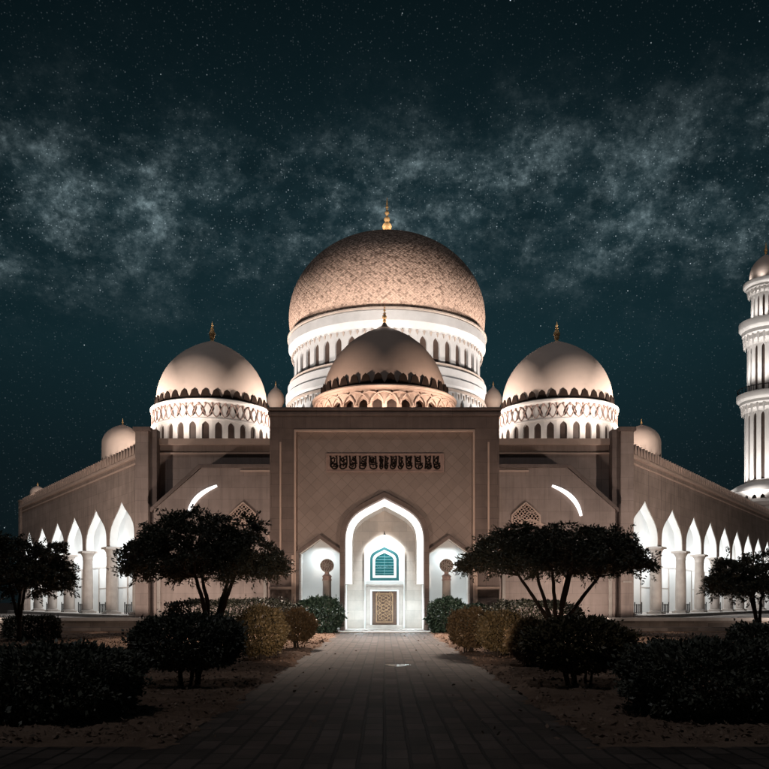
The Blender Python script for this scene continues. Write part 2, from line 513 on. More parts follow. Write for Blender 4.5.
# ------------------------------------------------------------------ mesh builders
class MB:
    def __init__(self):
        self.v, self.f, self.uv = [], [], None

    def add(self, verts, faces):
        o = len(self.v)
        self.v += [tuple(p) for p in verts]
        self.f += [tuple(i + o for i in f) for f in faces]

    def box(self, x0, x1, y0, y1, z0, z1, fn=None):
        p = [(x, y, z) for z in (z0, z1) for y in (y0, y1) for x in (x0, x1)]
        if fn:
            p = [fn(*q) for q in p]
        self.add(p, [(0, 2, 3, 1), (4, 5, 7, 6), (0, 1, 5, 4), (2, 6, 7, 3), (0, 4, 6, 2), (1, 3, 7, 5)])

    def prism(self, outer, holes=(), w0=0.0, w1=1.0, fn=None, back=True):
        """2D outline (u, v) with holes, from depth w0 to w1; fn maps (u, w, v) to the place"""
        fn = fn or (lambda u, w_, v_: (u, w_, v_))
        rings = [list(outer)] + [list(h) for h in holes]
        flat = [p for r in rings for p in r]
        tri = tessellate_polygon([[Vector((p[0], p[1], 0)) for p in r] for r in rings])
        n = len(flat)
        vs = [fn(p[0], w0, p[1]) for p in flat] + [fn(p[0], w1, p[1]) for p in flat]
        fs = [tuple(t_) for t_ in tri]
        if back:
            fs += [tuple(i + n for i in reversed(t_)) for t_ in tri]
        o = 0
        for r in rings:
            k = len(r)
            for i in range(k):
                a, b_ = o + i, o + (i + 1) % k
                fs.append((a, b_, b_ + n, a + n))
            o += k
        self.add(vs, fs)

    def lathe(self, prof, cx, cy, seg=48, a0=0.0, a1=2 * PI, uv=False, phase=0.0):
        full = abs(a1 - a0 - 2 * PI) < 1e-6
        m = seg if full else seg + 1
        o = len(self.v)
        for r, z in prof:
            for i in range(m):
                a = a0 + (a1 - a0) * i / seg + phase
                self.v.append((cx + r * math.sin(a), cy - r * math.cos(a), z))
        for j in range(len(prof) - 1):
            for i in range(seg):
                i2 = (i + 1) % m
                self.f.append((o + j * m + i, o + j * m + i2, o + (j + 1) * m + i2, o + (j + 1) * m + i))

    def tube(self, pts, rad, seg=8, cap=True):
        pts = [Vector(p) for p in pts]
        n = len(pts)
        rads = rad if isinstance(rad, (list, tuple)) else [rad] * n
        o = len(self.v)
        up = Vector((0, 0, 1))
        prev = None
        for i, p in enumerate(pts):
            t_ = (pts[min(i + 1, n - 1)] - pts[max(i - 1, 0)])
            t_ = t_.normalized() if t_.length > 1e-9 else Vector((0, 0, 1))
            if prev is None:
                a = t_.cross(up)
                if a.length < .05:
                    a = t_.cross(Vector((1, 0, 0)))
            else:
                a = prev - t_ * prev.dot(t_)
            a.normalize()
            prev = a
            b_ = t_.cross(a)
            for k in range(seg):
                th = 2 * PI * k / seg
                self.v.append(tuple(p + (a * math.cos(th) + b_ * math.sin(th)) * rads[i]))
        for i in range(n - 1):
            for k in range(seg):
                k2 = (k + 1) % seg
                self.f.append((o + i * seg + k, o + i * seg + k2, o + (i + 1) * seg + k2, o + (i + 1) * seg + k))
        if cap:
            self.f.append(tuple(o + k for k in reversed(range(seg))))
            self.f.append(tuple(o + (n - 1) * seg + k for k in range(seg)))

    def mesh(self, name, material, smooth=True, sharp=38):
        me = bpy.data.meshes.new(name)
        me.from_pydata(self.v, [], self.f)
        import bmesh
        bm = bmesh.new()
        bm.from_mesh(me)
        bmesh.ops.recalc_face_normals(bm, faces=bm.faces)
        bm.to_mesh(me)
        bm.free()
        me.materials.append(MATS[material] if isinstance(material, str) else material)
        if smooth:
            me.polygons.foreach_set('use_smooth', [True] * len(me.polygons))
            me.set_sharp_from_angle(angle=R(sharp))
        me.update()
        return me


WORLD = {}


def wmat(o):
    return WORLD.get(o.name, Matrix.Identity(4))


def link(name, me, parent=None, loc=None, label=None, M=None):
    o = bpy.data.objects.new(name, me)
    COL.objects.link(o)
    mw = M if M is not None else (Matrix.Translation(loc) if loc is not None else Matrix.Identity(4))
    if parent is not None:
        o.parent = parent
        o.matrix_parent_inverse = wmat(parent).inverted()
    o.matrix_basis = mw
    WORLD[o.name] = mw
    if label:
        o['label'] = label
    return o


def build(mb, name, material, parent=None, label=None, bevel=0.0, **kw):
    o = link(name, mb.mesh(name, material, **kw), parent, label=label)
    if bevel:
        md = o.modifiers.new('bevel', 'BEVEL')
        md.width = bevel
        md.segments = 2
        md.limit_method = 'ANGLE'
        md.angle_limit = R(50)
    return o


def thing(name, label, cat, loc=(0, 0, 0), group=None):
    o = bpy.data.objects.new(name, None)
    o.empty_display_size = .3
    COL.objects.link(o)
    o.matrix_basis = Matrix.Translation(loc)
    WORLD[o.name] = Matrix.Translation(loc)
    o['label'] = label
    o['category'] = cat
    if group:
        o['group'] = group
    return o


def structure(o, kind='structure'):
    o['kind'] = kind
    return o


def tag(o, label, cat, group=None, kind=None):
    o['label'] = label
    o['category'] = cat
    if group:
        o['group'] = group
    if kind:
        o['kind'] = kind


def bez(p0, p1, p2, p3, n):
    out = []
    for i in range(n + 1):
        t_ = i / n
        a, b_, c_, e = (1 - t_) ** 3, 3 * t_ * (1 - t_) ** 2, 3 * t_ * t_ * (1 - t_), t_ ** 3
        out.append((a * p0[0] + b_ * p1[0] + c_ * p2[0] + e * p3[0], a * p0[1] + b_ * p1[1] + c_ * p2[1] + e * p3[1]))
    return out


def arch(a, z0, zs, za, k1=.6, k2=.5, k3=.22, n=10, cx=0.0):
    """pointed arch outline from the lower left foot over the apex to the lower right foot"""
    h = za - zs
    lft = bez((-a, zs), (-a, zs + k1 * h), (-k2 * a, za - k3 * h), (0, za), n)
    pts = [(-a, z0)] + lft + [(-x, z) for x, z in reversed(lft[:-1])] + [(a, z0)]
    return [(x + cx, z) for x, z in pts]


def offset(pts, dist):
    """offset of an open outline to its left-hand side when walking it (outwards for arch())"""
    out = []
    n = len(pts)
    for i in range(n):
        p = Vector(pts[i])
        nn = Vector((0, 0))
        ds = []
        if i > 0:
            e = (p - Vector(pts[i - 1]))
            if e.length > 1e-9:
                ds.append(e.normalized())
        if i < n - 1:
            e = (Vector(pts[i + 1]) - p)
            if e.length > 1e-9:
                ds.append(e.normalized())
        for e in ds:
            nn += Vector((-e.y, e.x))
        nn.normalize()
        c_ = max(.45, nn.dot(Vector((-ds[0].y, ds[0].x))))
        q_ = p + nn * dist / c_
        out.append((q_.x, q_.y))
    return out


def band(mb, inner, outer, w0, w1, fn=None):
    mb.prism(list(inner) + list(reversed(outer)), (), w0, w1, fn)


# ------------------------------------------------------------------ ground
def hnoise(x, y, s=1.0):
    return (math.sin(x * 1.7 * s + 1.3) * math.cos(y * 1.3 * s + .4) + .5 * math.sin(x * 3.9 * s + y * 2.7 * s) +
            .35 * math.sin(x * 7.3 * s - y * 6.1 * s + 2.0)) / 1.85


def soil_color(q, tcn, c):
    f, _ = q.noise(tcn.outputs['Object'], 3.5, 8, .7)
    g, _ = q.noise(tcn.outputs['Object'], .35, 3, .5)
    c2 = q.mixc(q.ramp(f, [(.35, 0.0), (.65, 1.0)]), c, (.11, .068, .048))
    c2 = q.mixc(q.ramp(g, [(.4, 0.0), (.65, .7)]), c2, (.28, .19, .14))
    h, _ = q.noise(tcn.outputs['Object'], 9.0, 7, .7)
    return c2, q.math('MULTIPLY', h, 1.5)


mat('soil', (.22, .142, .102), .95, .2, 1.0, .9, 30, fn=soil_color, spec=.05)
mat('pavers', (.080, .061, .052), .75, .28, .9, .5, 16, fn=blocks(.56, .28, ('Y', 'X'), .024, .92, .5), spec=.12)
mat('far_ground', (.08, .06, .048), .95, .2, .2, .3, 4)

g = MB()
g.add([(-900, -60, -.16), (900, -60, -.16), (900, 1500, -.16), (-900, 1500, -.16)], [(0, 1, 2, 3)])
structure(build(g, 'ground', 'far_ground', smooth=False))

# paved path and the paved crossing in front of it
g = MB()
g.prism([(-60, -6), (60, -6), (60, 9.4), (2.55, 9.4), (2.55, 44.4), (-2.55, 44.4), (-2.55, 9.4), (-60, 9.4)], (), 0.0, -.12,
        lambda u, w_, v_: (u, v_, w_))
structure(build(g, 'path', 'pavers', smooth=False))

mat('gloss_sheet', (.03, .028, .026), .06, .1, 2, .02, 8, spec=.6)
g = MB()
rp = random.Random(3)
g.prism([(.36 + .34 * math.cos(a) * rp.uniform(.45, 1.3), 21.6 + .12 * math.cos(a * 2) + .40 * math.sin(a) * rp.uniform(.3, 1.3)) for a in np.linspace(0, 2 * PI, 22)[:-1]], (), .005, .001, lambda u, w_, v_: (u, v_, w_))
structure(build(g, 'glossy_patch', 'gloss_sheet', smooth=False))  # glossy sheet added to mirror the lit portal as a bright patch

# garden soil on both sides, spilling over the edge of the paving
nx, ny = 150, 240
g = MB()
xs = np.linspace(-22, 22, 420)
ys = 8.9 + (46.2 - 8.9) * np.linspace(0, 1, 420) ** 1.35
vv, ff = [], []
for y in ys:
    for x in xs:
        e = min(abs(x) - 2.35, (y - 9.25) * .8)
        e += .22 * hnoise(x * 1.3, y * 1.1) + .10 * hnoise(x * 4.1, y * 3.7)
        z = -.10 + .14 * (1 / (1 + math.exp(-e * 6.0)))
        z += (.040 * hnoise(x * 1.9, y * 2.1) + .022 * hnoise(x * 5.1 + 3, y * 4.7)) * min(1.0, max(0.0, e * 1.5 + .5))
        z += random.uniform(-.012, .012)
        vv.append((x, y, z))
W_ = len(xs)
for j in range(len(ys) - 1):
    for i in range(W_ - 1):
        ff.append((j * W_ + i, j * W_ + i + 1, (j + 1) * W_ + i + 1, (j + 1) * W_ + i))
g.add(vv, ff)
structure(build(g, 'garden_soil', 'soil', sharp=80))


def leaf_quads(P, D, L, Wd, roll=None):
    """leaf-shaped quads at P pointing along D (numpy arrays), length L, width Wd"""
    n = len(P)
    D = D / np.maximum(np.linalg.norm(D, axis=1, keepdims=True), 1e-6)
    rnd = RNG.normal(size=(n, 3))
    S = np.cross(D, rnd)
    S /= np.maximum(np.linalg.norm(S, axis=1, keepdims=True), 1e-6)
    L = np.broadcast_to(np.asarray(L, float), (n,))[:, None]
    Wd = np.broadcast_to(np.asarray(Wd, float), (n,))[:, None]
    v = np.empty((n, 4, 3))
    v[:, 0] = P
    v[:, 1] = P + D * L * .45 + S * Wd * .5
    v[:, 2] = P + D * L
    v[:, 3] = P + D * L * .45 - S * Wd * .5
    return v.reshape(-1, 3)


def quad_mesh(name, V, material):
    n = len(V) // 4
    me = bpy.data.meshes.new(name)
    me.vertices.add(n * 4)
    me.loops.add(n * 4)
    me.polygons.add(n)
    me.vertices.foreach_set('co', V.astype(np.float32).ravel())
    me.loops.foreach_set('vertex_index', np.arange(n * 4, dtype=np.int32))
    me.polygons.foreach_set('loop_start', np.arange(0, n * 4, 4, dtype=np.int32))
    me.polygons.foreach_set('loop_total', np.full(n, 4, dtype=np.int32))
    me.materials.append(MATS[material])
    me.update(calc_edges=True)
    return me


# clods and small stones
n = 7000
Pc = np.column_stack([RNG.uniform(-14, 14, n), 9.6 + 34 * RNG.uniform(0, 1, n) ** 1.7])
Pc = Pc[np.abs(Pc[:, 0]) > 2.45 + RNG.exponential(.12, n)]
m = MB()
for cx_, cy_ in Pc:
    r_ = float(RNG.uniform(.02, .05) + RNG.exponential(.012))
    a_ = RNG.uniform(0, 6.28)
    q = [(cx_ + r_ * RNG.uniform(.7, 1.4) * math.cos(a_ + k * PI / 2.5), cy_ + r_ * RNG.uniform(.7, 1.4) * math.sin(a_ + k * PI / 2.5), .01) for k in range(5)]
    tp = (cx_ + r_ * RNG.uniform(-.4, .4), cy_ + r_ * RNG.uniform(-.4, .4), .045 + r_ * RNG.uniform(.5, 1.0))
    m.add(q + [tp], [(k, (k + 1) % 5, 5) for k in range(5)])
cl_ = build(m, 'soil_clods', 'soil', smooth=False)
tag(cl_, 'crumbly brown clods and pebbles strewn over the garden beds', 'clods', kind='stuff')

n = 16000
P = np.column_stack([RNG.uniform(-16, 16, n), 9.6 + 35 * RNG.uniform(0, 1, n) ** 1.6, np.full(n, .045)])
keep = (np.abs(P[:, 0]) > 2.3 + RNG.exponential(.25, n) * 0 + np.where(RNG.uniform(size=n) < .06, -1.5, .15))
P = P[keep]
P[:, 2] += RNG.uniform(0, .03, len(P))
D = np.column_stack([RNG.normal(size=len(P)), RNG.normal(size=len(P)), RNG.uniform(-.25, .35, len(P))])
lit = link('fallen_leaves', quad_mesh('fallen_leaves', leaf_quads(P, D, RNG.uniform(.05, .12, len(P)), RNG.uniform(.025, .06, len(P))), 'leaf_litter'))
tag(lit, 'dry brown fallen leaves scattered over the garden soil', 'fallen leaves', kind='stuff')


# ------------------------------------------------------------------ the mosque
mosque = thing('mosque', 'large floodlit sandstone mosque with four main domes, tall portal and two arcaded wings', 'mosque', (0, 46, 0))

# --- portal block: frame, tiled panel with three openings, body
PY = 46.0
PA, PZS, PZA = 2.27, 5.2, 7.70       # main arch
NX, NA, NZS, NZA = 3.71, 1.18, 4.50, 5.34   # side niches
main_out = arch(PA, 0.0, PZS, PZA, .62, .62, .30)
rim_in = arch(1.88, 0.0, PZS - .02, 7.27, .62, .62, .30)


def niche_out(a, zs, za, cx, z0=0.12):
    l = bez((-a, zs), (-a * .72, zs + .22 * (za - zs) + .05), (-.3 * a, za - .3 * (za - zs)), (0, za), 6)
    pts = [(-a, z0)] + l + [(-x, z) for x, z in reversed(l[:-1])] + [(a, z0)]
    return [(x + cx, z) for x, z in pts]


m = MB()
TOP = 12.74
m.prism([(-6.6, 0), (-5.2, 0), (-5.2, 11.62), (5.2, 11.62), (5.2, 0), (6.6, 0), (6.6, TOP), (-6.6, TOP)], (), PY, PY + .55)
portal = build(m, 'portal', 'stone_dark', mosque, bevel=.03)
m = MB()
m.box(-6.6, -6.25, PY + .553, 57, 0, TOP)
m.box(6.25, 6.6, PY + .553, 57, 0, TOP)
m.box(-6.6, 6.6, 57.003, 57.4, 0, TOP)
m.box(-6.245, 6.245, PY + 1.2, 57, TOP - .6, TOP - .3)
build(m, 'portal_body', 'stone_dark', portal)
m = MB()
nl, nr = niche_out(NA, NZS, NZA, -NX), niche_out(NA, NZS, NZA, NX)
outer = [(-5.2, 0)] + [(nl[0][0], 0)] + nl + [(nl[-1][0], 0)] + main_out + [(nr[0][0], 0)] + nr + [(nr[-1][0], 0)] + [(5.2, 0), (5.2, 11.615), (-5.2, 11.615)]
m.prism(outer, (), PY + .15, PY + 1.0)
build(m, 'tiled_panel', 'portal_tiles', portal, label='tall brown wall panel with diamond lattice of tile joints above the entrance arch')
# border moulding round the panel and pilaster lines
m = MB()
o_, i_ = [(-5.2, 0.3), (-5.2, 11.62), (5.2, 11.62), (5.2, .3)], [(-5.08, 0.3), (-5.08, 11.50), (5.08, 11.50), (5.08, .3)]
band(m, i_, o_, PY - .06, PY + .149)
for s_ in (-1, 1):
    m.box(s_ * 5.98 - .05, s_ * 5.98 + .05, PY - .05, PY - .002, 3.2, 10.9)
    m.box(s_ * 5.9 - .72, s_ * 5.9 + .72, PY - .22, PY - .002, 2.42, 2.58)
    m.box(s_ * 5.28 - .07, s_ * 5.28 + .07, PY - .09, PY - .065, .3, 4.4)
build(m, 'panel_moulding', 'pink_plaster', portal, bevel=.01)
m = MB()
m.box(-6.75, 6.75, PY - .12, PY + .6, TOP + .003, TOP + .14)
m.box(-6.7, 6.7, PY - .06, PY + .55, TOP - .30, TOP - .12)
build(m, 'portal_cornice', 'stone_dark', portal, bevel=.02)
for s_ in (-1, 1):
    for xa, xb, dy, hz in ((5.78, 6.68, .16, .42), (2.32, 2.50, .20, .34), (4.92, 5.19, .20, .34)):
        m = MB()
        m.box(*sorted((s_ * xa, s_ * xb)), PY - dy, PY - .002 if xa > 5.5 else PY + .149, 0, hz)
        build(m, 'plinth', 'stone_dark', portal, bevel=.02)

# hoods over the three openings
m = MB()
band(m, offset(main_out, .02), offset(main_out, .30), PY - .10, PY + .149)
build(m, 'arch_hood', 'stone_dark', portal, bevel=.015)
for s_ in (-1, 1):
    no = niche_out(NA, NZS, NZA, s_ * NX)
    m = MB()
    band(m, offset(no, .025), offset(no, .20), PY - .07, PY + .148)
    build(m, 'arch_hood', 'stone_dark', portal, bevel=.015)

# glowing reveal of the main arch
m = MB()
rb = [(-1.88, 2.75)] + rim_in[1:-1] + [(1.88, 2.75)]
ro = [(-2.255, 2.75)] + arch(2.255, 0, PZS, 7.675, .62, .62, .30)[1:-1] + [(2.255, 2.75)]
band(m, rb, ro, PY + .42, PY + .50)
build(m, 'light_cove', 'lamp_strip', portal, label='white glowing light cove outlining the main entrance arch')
m = MB()
band(m, rb, ro, PY + .503, PY + .75)
build(m, 'arch_reveal', 'white_plaster', portal)

# recess behind the arch: vault, back wall
m = MB()
v_in, v_out = arch(1.88, 2.75, PZS - .02, 7.27, .62, .62, .30), arch(2.2, 2.75, PZS, 7.6, .62, .62, .30)
band(m, v_in, v_out, PY + .76, PY + 2.8)
build(m, 'recess_vault', 'marble_tiles', portal)
for s_ in (-1, 1):
    m = MB()
    m.box(*sorted((s_ * 2.275, s_ * 2.42)), PY + .15, PY + 2.8, .1, 2.745)
    build(m, 'recess_jamb', 'white_plaster', portal)
m = MB()
m.box(-2.5, 2.5, PY + 2.803, PY + 3.0, 0, 7.8)
build(m, 'recess_wall', 'marble_tiles', portal, label='beige stone tiled back wall of the entrance recess')
m = MB()
m.box(-2.42, 2.42, PY + .1, PY + 2.80, 0, .1)
build(m, 'threshold', 'step_stone', portal, bevel=.01)

# bright inner arch with window and door
BY = PY + 2.8
a_in = arch(1.22, .1, 4.70, 5.80, .38, .55, .30)
win = arch(.88, 3.0, 4.25, 5.05, .62, .62, .35, n=8)
m = MB()
m.prism(a_in, [win], BY - .22, BY - .10)
inner_arch = build(m, 'inner_arch', 'white_plaster', portal, label='bright white inner arch around the teal window and the door', smooth=False)
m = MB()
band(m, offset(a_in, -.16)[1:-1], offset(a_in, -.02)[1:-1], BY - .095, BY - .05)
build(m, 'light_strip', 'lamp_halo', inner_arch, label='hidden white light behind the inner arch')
m = MB()
m.lathe([(.0, 6.05), (.02, 5.98), (.035, 5.86), (.075, 5.80), (.05, 5.74), (.08, 5.68)], 0, BY - .12, 12)
build(m, 'finial', 'iron', inner_arch)
m = MB()
w_out, w_in = win, arch(.72, 3.16, 4.2, 4.88, .62, .62, .35, n=8)
m.prism(w_out, [w_in], BY - .20, BY - .08)
window = build(m, 'window', 'teal_frame', portal, label='arched teal window above the carved door')
m = MB()
m.prism(arch(.715, 3.165, 4.2, 4.875, .62, .62, .35, n=8), [arch(.58, 3.30, 4.15, 4.70, .62, .62, .35, n=8)], BY - .17, BY - .085)
build(m, 'frame', 'white_plaster', window)
m = MB()
m.prism(arch(.575, 3.305, 4.15, 4.695, .62, .62, .35, n=8), (), BY - .12, BY - .08)
build(m, 'pane', 'teal_glass', window)
m = MB()
for k in range(7):
    z = 3.42 + k * .17
    hw = .56 if z < 4.1 else .56 * max(.2, 1 - ((z - 4.1) / .62) ** 1.6)
    m.box(-hw, hw, BY - .155, BY - .121, z - .018, z + .018)
m.box(-.012, .012, BY - .16, BY - .156, 3.32, 4.6)
for k in range(9):
    x = -.4 + .1 * k
    m.tube([(x - .04, BY - .15, 3.80), (x, BY - .15, 3.93), (x + .04, BY - .15, 3.80)], .012, 5)
build(m, 'grille', 'teal_louvre', window)
# door: frame, leaf, carved gilt panel
m = MB()
band(m, [(-.86, .1), (-.86, 2.45), (.86, 2.45), (.86, .1)], [(-1.09, .1), (-1.09, 2.68), (1.09, 2.68), (1.09, .1)], BY - .36, BY - .223)
band(m, [(-1.095, .1), (-1.095, 2.685), (1.095, 2.685), (1.095, .1)], [(-1.15, .1), (-1.15, 2.76), (1.15, 2.76), (1.15, .1)], BY - .42, BY - .223)
door_fr = build(m, 'door_frame', 'column_stone', portal, bevel=.012)
m = MB()
band(m, [(-.76, .1), (-.76, 2.36), (.76, 2.36), (.76, .1)], [(-.855, .1), (-.855, 2.445), (.855, 2.445), (.855, .1)], BY - .33, BY - .226)
build(m, 'light_strip', 'white_plaster', door_fr)
m = MB()
m.box(-.755, .755, BY - .30, BY - .225, .32, 2.355)
door = build(m, 'door', 'door_wood', portal, label='brown wooden door with a carved interlaced panel', bevel=.01)
m = MB()
yy = BY - .312
band(m, [(-.46, .52), (-.46, 2.16), (.46, 2.16), (.46, .52), (-.459, .52)], [(-.52, .46), (-.52, 2.22), (.52, 2.22), (.52, .46), (-.519, .46)], BY - .325, BY - .302)
for ph in (0, .6, 1.2, 1.8, 2.4):
    pts = []
    for k in range(61):
        t_ = k / 60
        x = .36 * math.sin(2 * PI * (1.5 * t_) + ph * 2 * PI / 3) * (1 - .0 * t_)
        pts.append((x, yy, .58 + 1.52 * t_))
    m.tube(pts, .019, 6)
for z in (.78, 1.34, 1.90):
    m.tube([(.20 * math.cos(a), yy, z + .20 * math.sin(a)) for a in np.linspace(0, 2 * PI, 25)], .022, 6, cap=False)
    for s_ in (-1, 1):
        m.tube([(s_ * .36 + .09 * math.cos(a), yy, z + .28 + .13 * math.sin(a)) for a in np.linspace(0, 2 * PI, 17)], .02, 6, cap=False)
build(m, 'carved_panel', 'door_gilt', door)
m = MB()
m.box(-1.12, 1.12, BY - .60, BY - .335, .1, .31)
build(m, 'doorstep', 'column_stone', portal, bevel=.015)

# side niches
for s_ in (-1, 1):
    m = MB()
    x = s_ * NX
    m.box(x - NA - .003, x + NA + .003, PY + 2.0, PY + 2.15, 0, NZA + .2)
    m.box(x - NA - .14, x - NA - .004, PY + 1.003, PY + 2.15, 0, NZA + .2)
    m.box(x + NA + .004, x + NA + .14, PY + 1.003, PY + 2.15, 0, NZA + .2)
    m.box(x - NA - .14, x + NA + .14, PY + 1.003, PY + 2.15, NZA + .203, NZA + .3)
    m.box(x - NA, x + NA, PY + .2, PY + 1.997, 0, .12)
    build(m, 'niche', 'white_plaster', portal, label='cool white lit pointed niche beside the entrance arch')
    m = MB()
    no = niche_out(NA, NZS, NZA, x)
    band(m, offset(no, -.055)[1:-1], offset(no, -.004)[1:-1], PY + .17, PY + .24)
    build(m, 'niche_rim', 'white_plaster', portal)

# inscription above the arch: thirteen carved groups
m = MB()
m.prism([(-3.36, 9.20), (3.42, 9.20), (3.42, 10.26), (-3.36, 10.26)], [[(-3.28, 9.28), (3.34, 9.28), (3.34, 10.18), (-3.28, 10.18)]], PY + .07, PY + .149)
m.box(-3.28, 3.34, PY + .11, PY + .148, 9.28, 10.18)
plaque = build(m, 'inscription_plaque', 'carving', portal, label='long carved plaque of dark lettering high above the entrance arch')
m = MB()
rs = random.Random(5)


def stroke(pts, r_=.055, y=PY + .10):
    m.tube([(px, y, pz) for px, pz in pts], r_ * .74, 6)


x = -3.20
widths = [.50, .50, .53, .50, .55, .28, .30, .42, .36, .46, .54, .44, .46]
fit = 6.46 / sum(widths)
for gi, wd in enumerate(widths):
    wd *= fit
    x0, x1, zb, zt = x + .05, x + wd - .05, 9.36, 10.11
    mid, zm, hw = (x0 + x1) / 2, (zb + zt) / 2, (x1 - x0) / 2

    def loop(cx_, cz_, rx_, rz_, a0_, a1_, r_=.05):
        stroke([(cx_ + rx_ * math.cos(a), cz_ + rz_ * math.sin(a)) for a in np.linspace(a0_, a1_, 12)], r_)
    # tall leaning shafts, a bowl below them, knots and dots between
    for q_ in range(2 if wd > .45 else 1):
        xs_ = x0 + .04 + q_ * (x1 - x0 - .08) * rs.uniform(.7, 1)
        stroke([(xs_ - .05, zt - .05), (xs_ + .01, zt), (xs_ + rs.uniform(-.03, .03), zm), (xs_ + rs.uniform(-.05, .05), zb + rs.uniform(.0, .2))], .06)
    loop(mid + rs.uniform(-.05, .05), zb + .17, hw * .8, .16, PI * rs.uniform(.8, 1.1), 2 * PI * rs.uniform(1.0, 1.15), .055)
    loop(mid + rs.uniform(-.06, .06), zm + rs.uniform(.08, .2), hw * rs.uniform(.4, .6), .12, rs.uniform(0, 2), rs.uniform(5.5, 7.5), .045)
    if gi % 2:
        loop(mid + hw * .4, zt - .12, .09, .08, 0, 5.5, .04)
    else:
        stroke([(mid - .05, zt - .06), (mid + .08, zt - .14), (mid + .02, zt - .22)], .045)
    for q_ in range(3):
        loop(rs.uniform(x0 + .08, x1 - .08), rs.uniform(zb + .12, zt - .12), rs.uniform(.05, .10), rs.uniform(.06, .12), rs.uniform(0, 3), rs.uniform(4.5, 8.5), .04)
    stroke([(x0 + .02, zm - .08), (mid, zm - rs.uniform(.0, .14)), (x1, zm - .04)], .045)
    stroke([(mid - .03, zb + .15), (mid + .03, zb + .19)], .05)
    x += wd
build(m, 'lettering', 'ink', plaque)

# --- side walls between portal and wing corners
SY = 52.0
for s_ in (-1, 1):
    m = MB()
    a_, b_ = sorted((s_ * 6.603, s_ * 15.3))
    m.box(a_, b_, SY + .6, SY + 1.2, 0, 12.3)
    side_wall = build(m, 'side_wall', 'stone', mosque, bevel=.02)
    m = MB()
    m.box(a_, b_, SY + .38, SY + .597, 12.0, 12.42)
    m.box(a_, b_, SY + .50, SY + .597, 11.40, 11.52)
    build(m, 'cornice', 'pink_plaster', side_wall, bevel=.015)
    # projecting slab with a chamfered outer shoulder
    m = MB()
    slab = [(6.62, .0), (14.75, .0), (14.75, 7.6), (11.7, 10.28), (6.62, 10.28)]
    m.prism([(s_ * p, z) for p, z in slab], (), SY - .9, SY - .35)
    slab_o = build(m, 'chamfered_slab', 'stone', mosque, bevel=.02)
    m = MB()
    m.prism([(s_ * p, z) for p, z in [(6.62, 10.283), (11.75, 10.283), (14.95, 7.45), (14.95, 7.72), (11.85, 10.5), (6.62, 10.5)]], (), SY - .95, SY + .2)
    build(m, 'coping', 'stone_dark', slab_o, bevel=.015)
    m = MB()
    m.box(*sorted((s_ * 6.62, s_ * 9.2)), SY - .98, SY - .903, 10.02, 10.12)
    build(m, 'moulding', 'pink_plaster', slab_o)
    # curved lit strip
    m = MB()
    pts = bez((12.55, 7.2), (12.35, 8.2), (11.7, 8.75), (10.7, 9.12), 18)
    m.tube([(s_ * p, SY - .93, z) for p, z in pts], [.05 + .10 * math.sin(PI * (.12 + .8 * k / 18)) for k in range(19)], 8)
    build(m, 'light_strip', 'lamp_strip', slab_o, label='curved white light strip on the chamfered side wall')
    # blind arch with carved medallion
    m = MB()
    ba = arch(2.1, .2, 5.0, 6.9, .6, .6, .3, cx=s_ * 9.3)
    band(m, ba, offset(ba, .14), SY - .97, SY - .903)
    build(m, 'blind_arch', 'pink_plaster', slab_o)
    m = MB()
    cxm, czm = s_ * 9.02, 7.25
    med = [(-.95, -.55), (-.92, .0), (-.5, .42), (0, .85), (.5, .42), (.92, .0), (.95, -.55), (0, -.8)]
    ins = [(p * .9, q_ * .9 - .02) for p, q_ in med]
    m.prism([(cxm + p, czm + q_) for p, q_ in med], [[(cxm + p, czm + q_) for p, q_ in ins]], SY - 1.02, SY - .903)
    for k in range(-6, 7):
        for dr in (-1, 1):
            pts = []
            for t_ in np.linspace(-1.2, 1.2, 60):
                u = t_ * .8 + k * .26 * (1)
                v = dr * t_ * .8 * .8 + .06 * math.sin(9 * t_ + k)
                # keep inside the medallion
                top = .80 - abs(u) * .86 if abs(u) < .45 else .42 - (abs(u) - .45) * .85
                if abs(u) < .88 and -.60 + abs(u) * .05 < v < top:
                    pts.append((cxm + u, SY - .97, czm + v))
            if len(pts) > 3:
                m.tube(pts, .027, 5)
    med_o = build(m, 'medallion', 'pink_plaster', slab_o, label='pointed medallion of carved lattice over the blind arch')
    m = MB()
    m.prism([(cxm + p, czm + q_) for p, q_ in ins], (), SY - .93, SY - .905)
    build(m, 'backing', 'ink', med_o)
    # pilaster and ledge next to portal
    for xa, xb in ((7.5, 7.72), (14.3, 14.52)):
        m = MB()
        m.box(*sorted((s_ * xa, s_ * xb)), SY - 1.0, SY - .903, 0, 5.0)
        build(m, 'pilaster', 'column_stone', slab_o, bevel=.02)
    # corner pier
    m = MB()
    m.box(*sorted((s_ * 15.25, s_ * 16.1)), SY - .35, SY + .9, 0, 12.75)
    pier = build(m, 'corner_pier', 'stone', mosque, bevel=.03)
    m = MB()
    m.box(*sorted((s_ * 15.1, s_ * 16.22)), SY - .5, SY + 1.0, 12.753, 13.0)
    m.box(*sorted((s_ * 14.75, s_ * 15.247)), SY - .15, SY + .597, 0, 12.9)
    build(m, 'pier_cap', 'stone_dark', pier, bevel=.02)
    m = MB()
    m.box(*sorted((s_ * 15.4, s_ * 15.95)), SY - .42, SY - .353, 2.95, 3.07)
    build(m, 'moulding', 'column_stone', pier)

# --- arcaded wings
CAP_Z = 5.7
col_m, cap_m, basem = None, None, None


def lathe_mesh(prof, name, material, seg=24):
    mm = MB()
    mm.lathe(prof, 0, 0, seg)
    return mm.mesh(name, material)


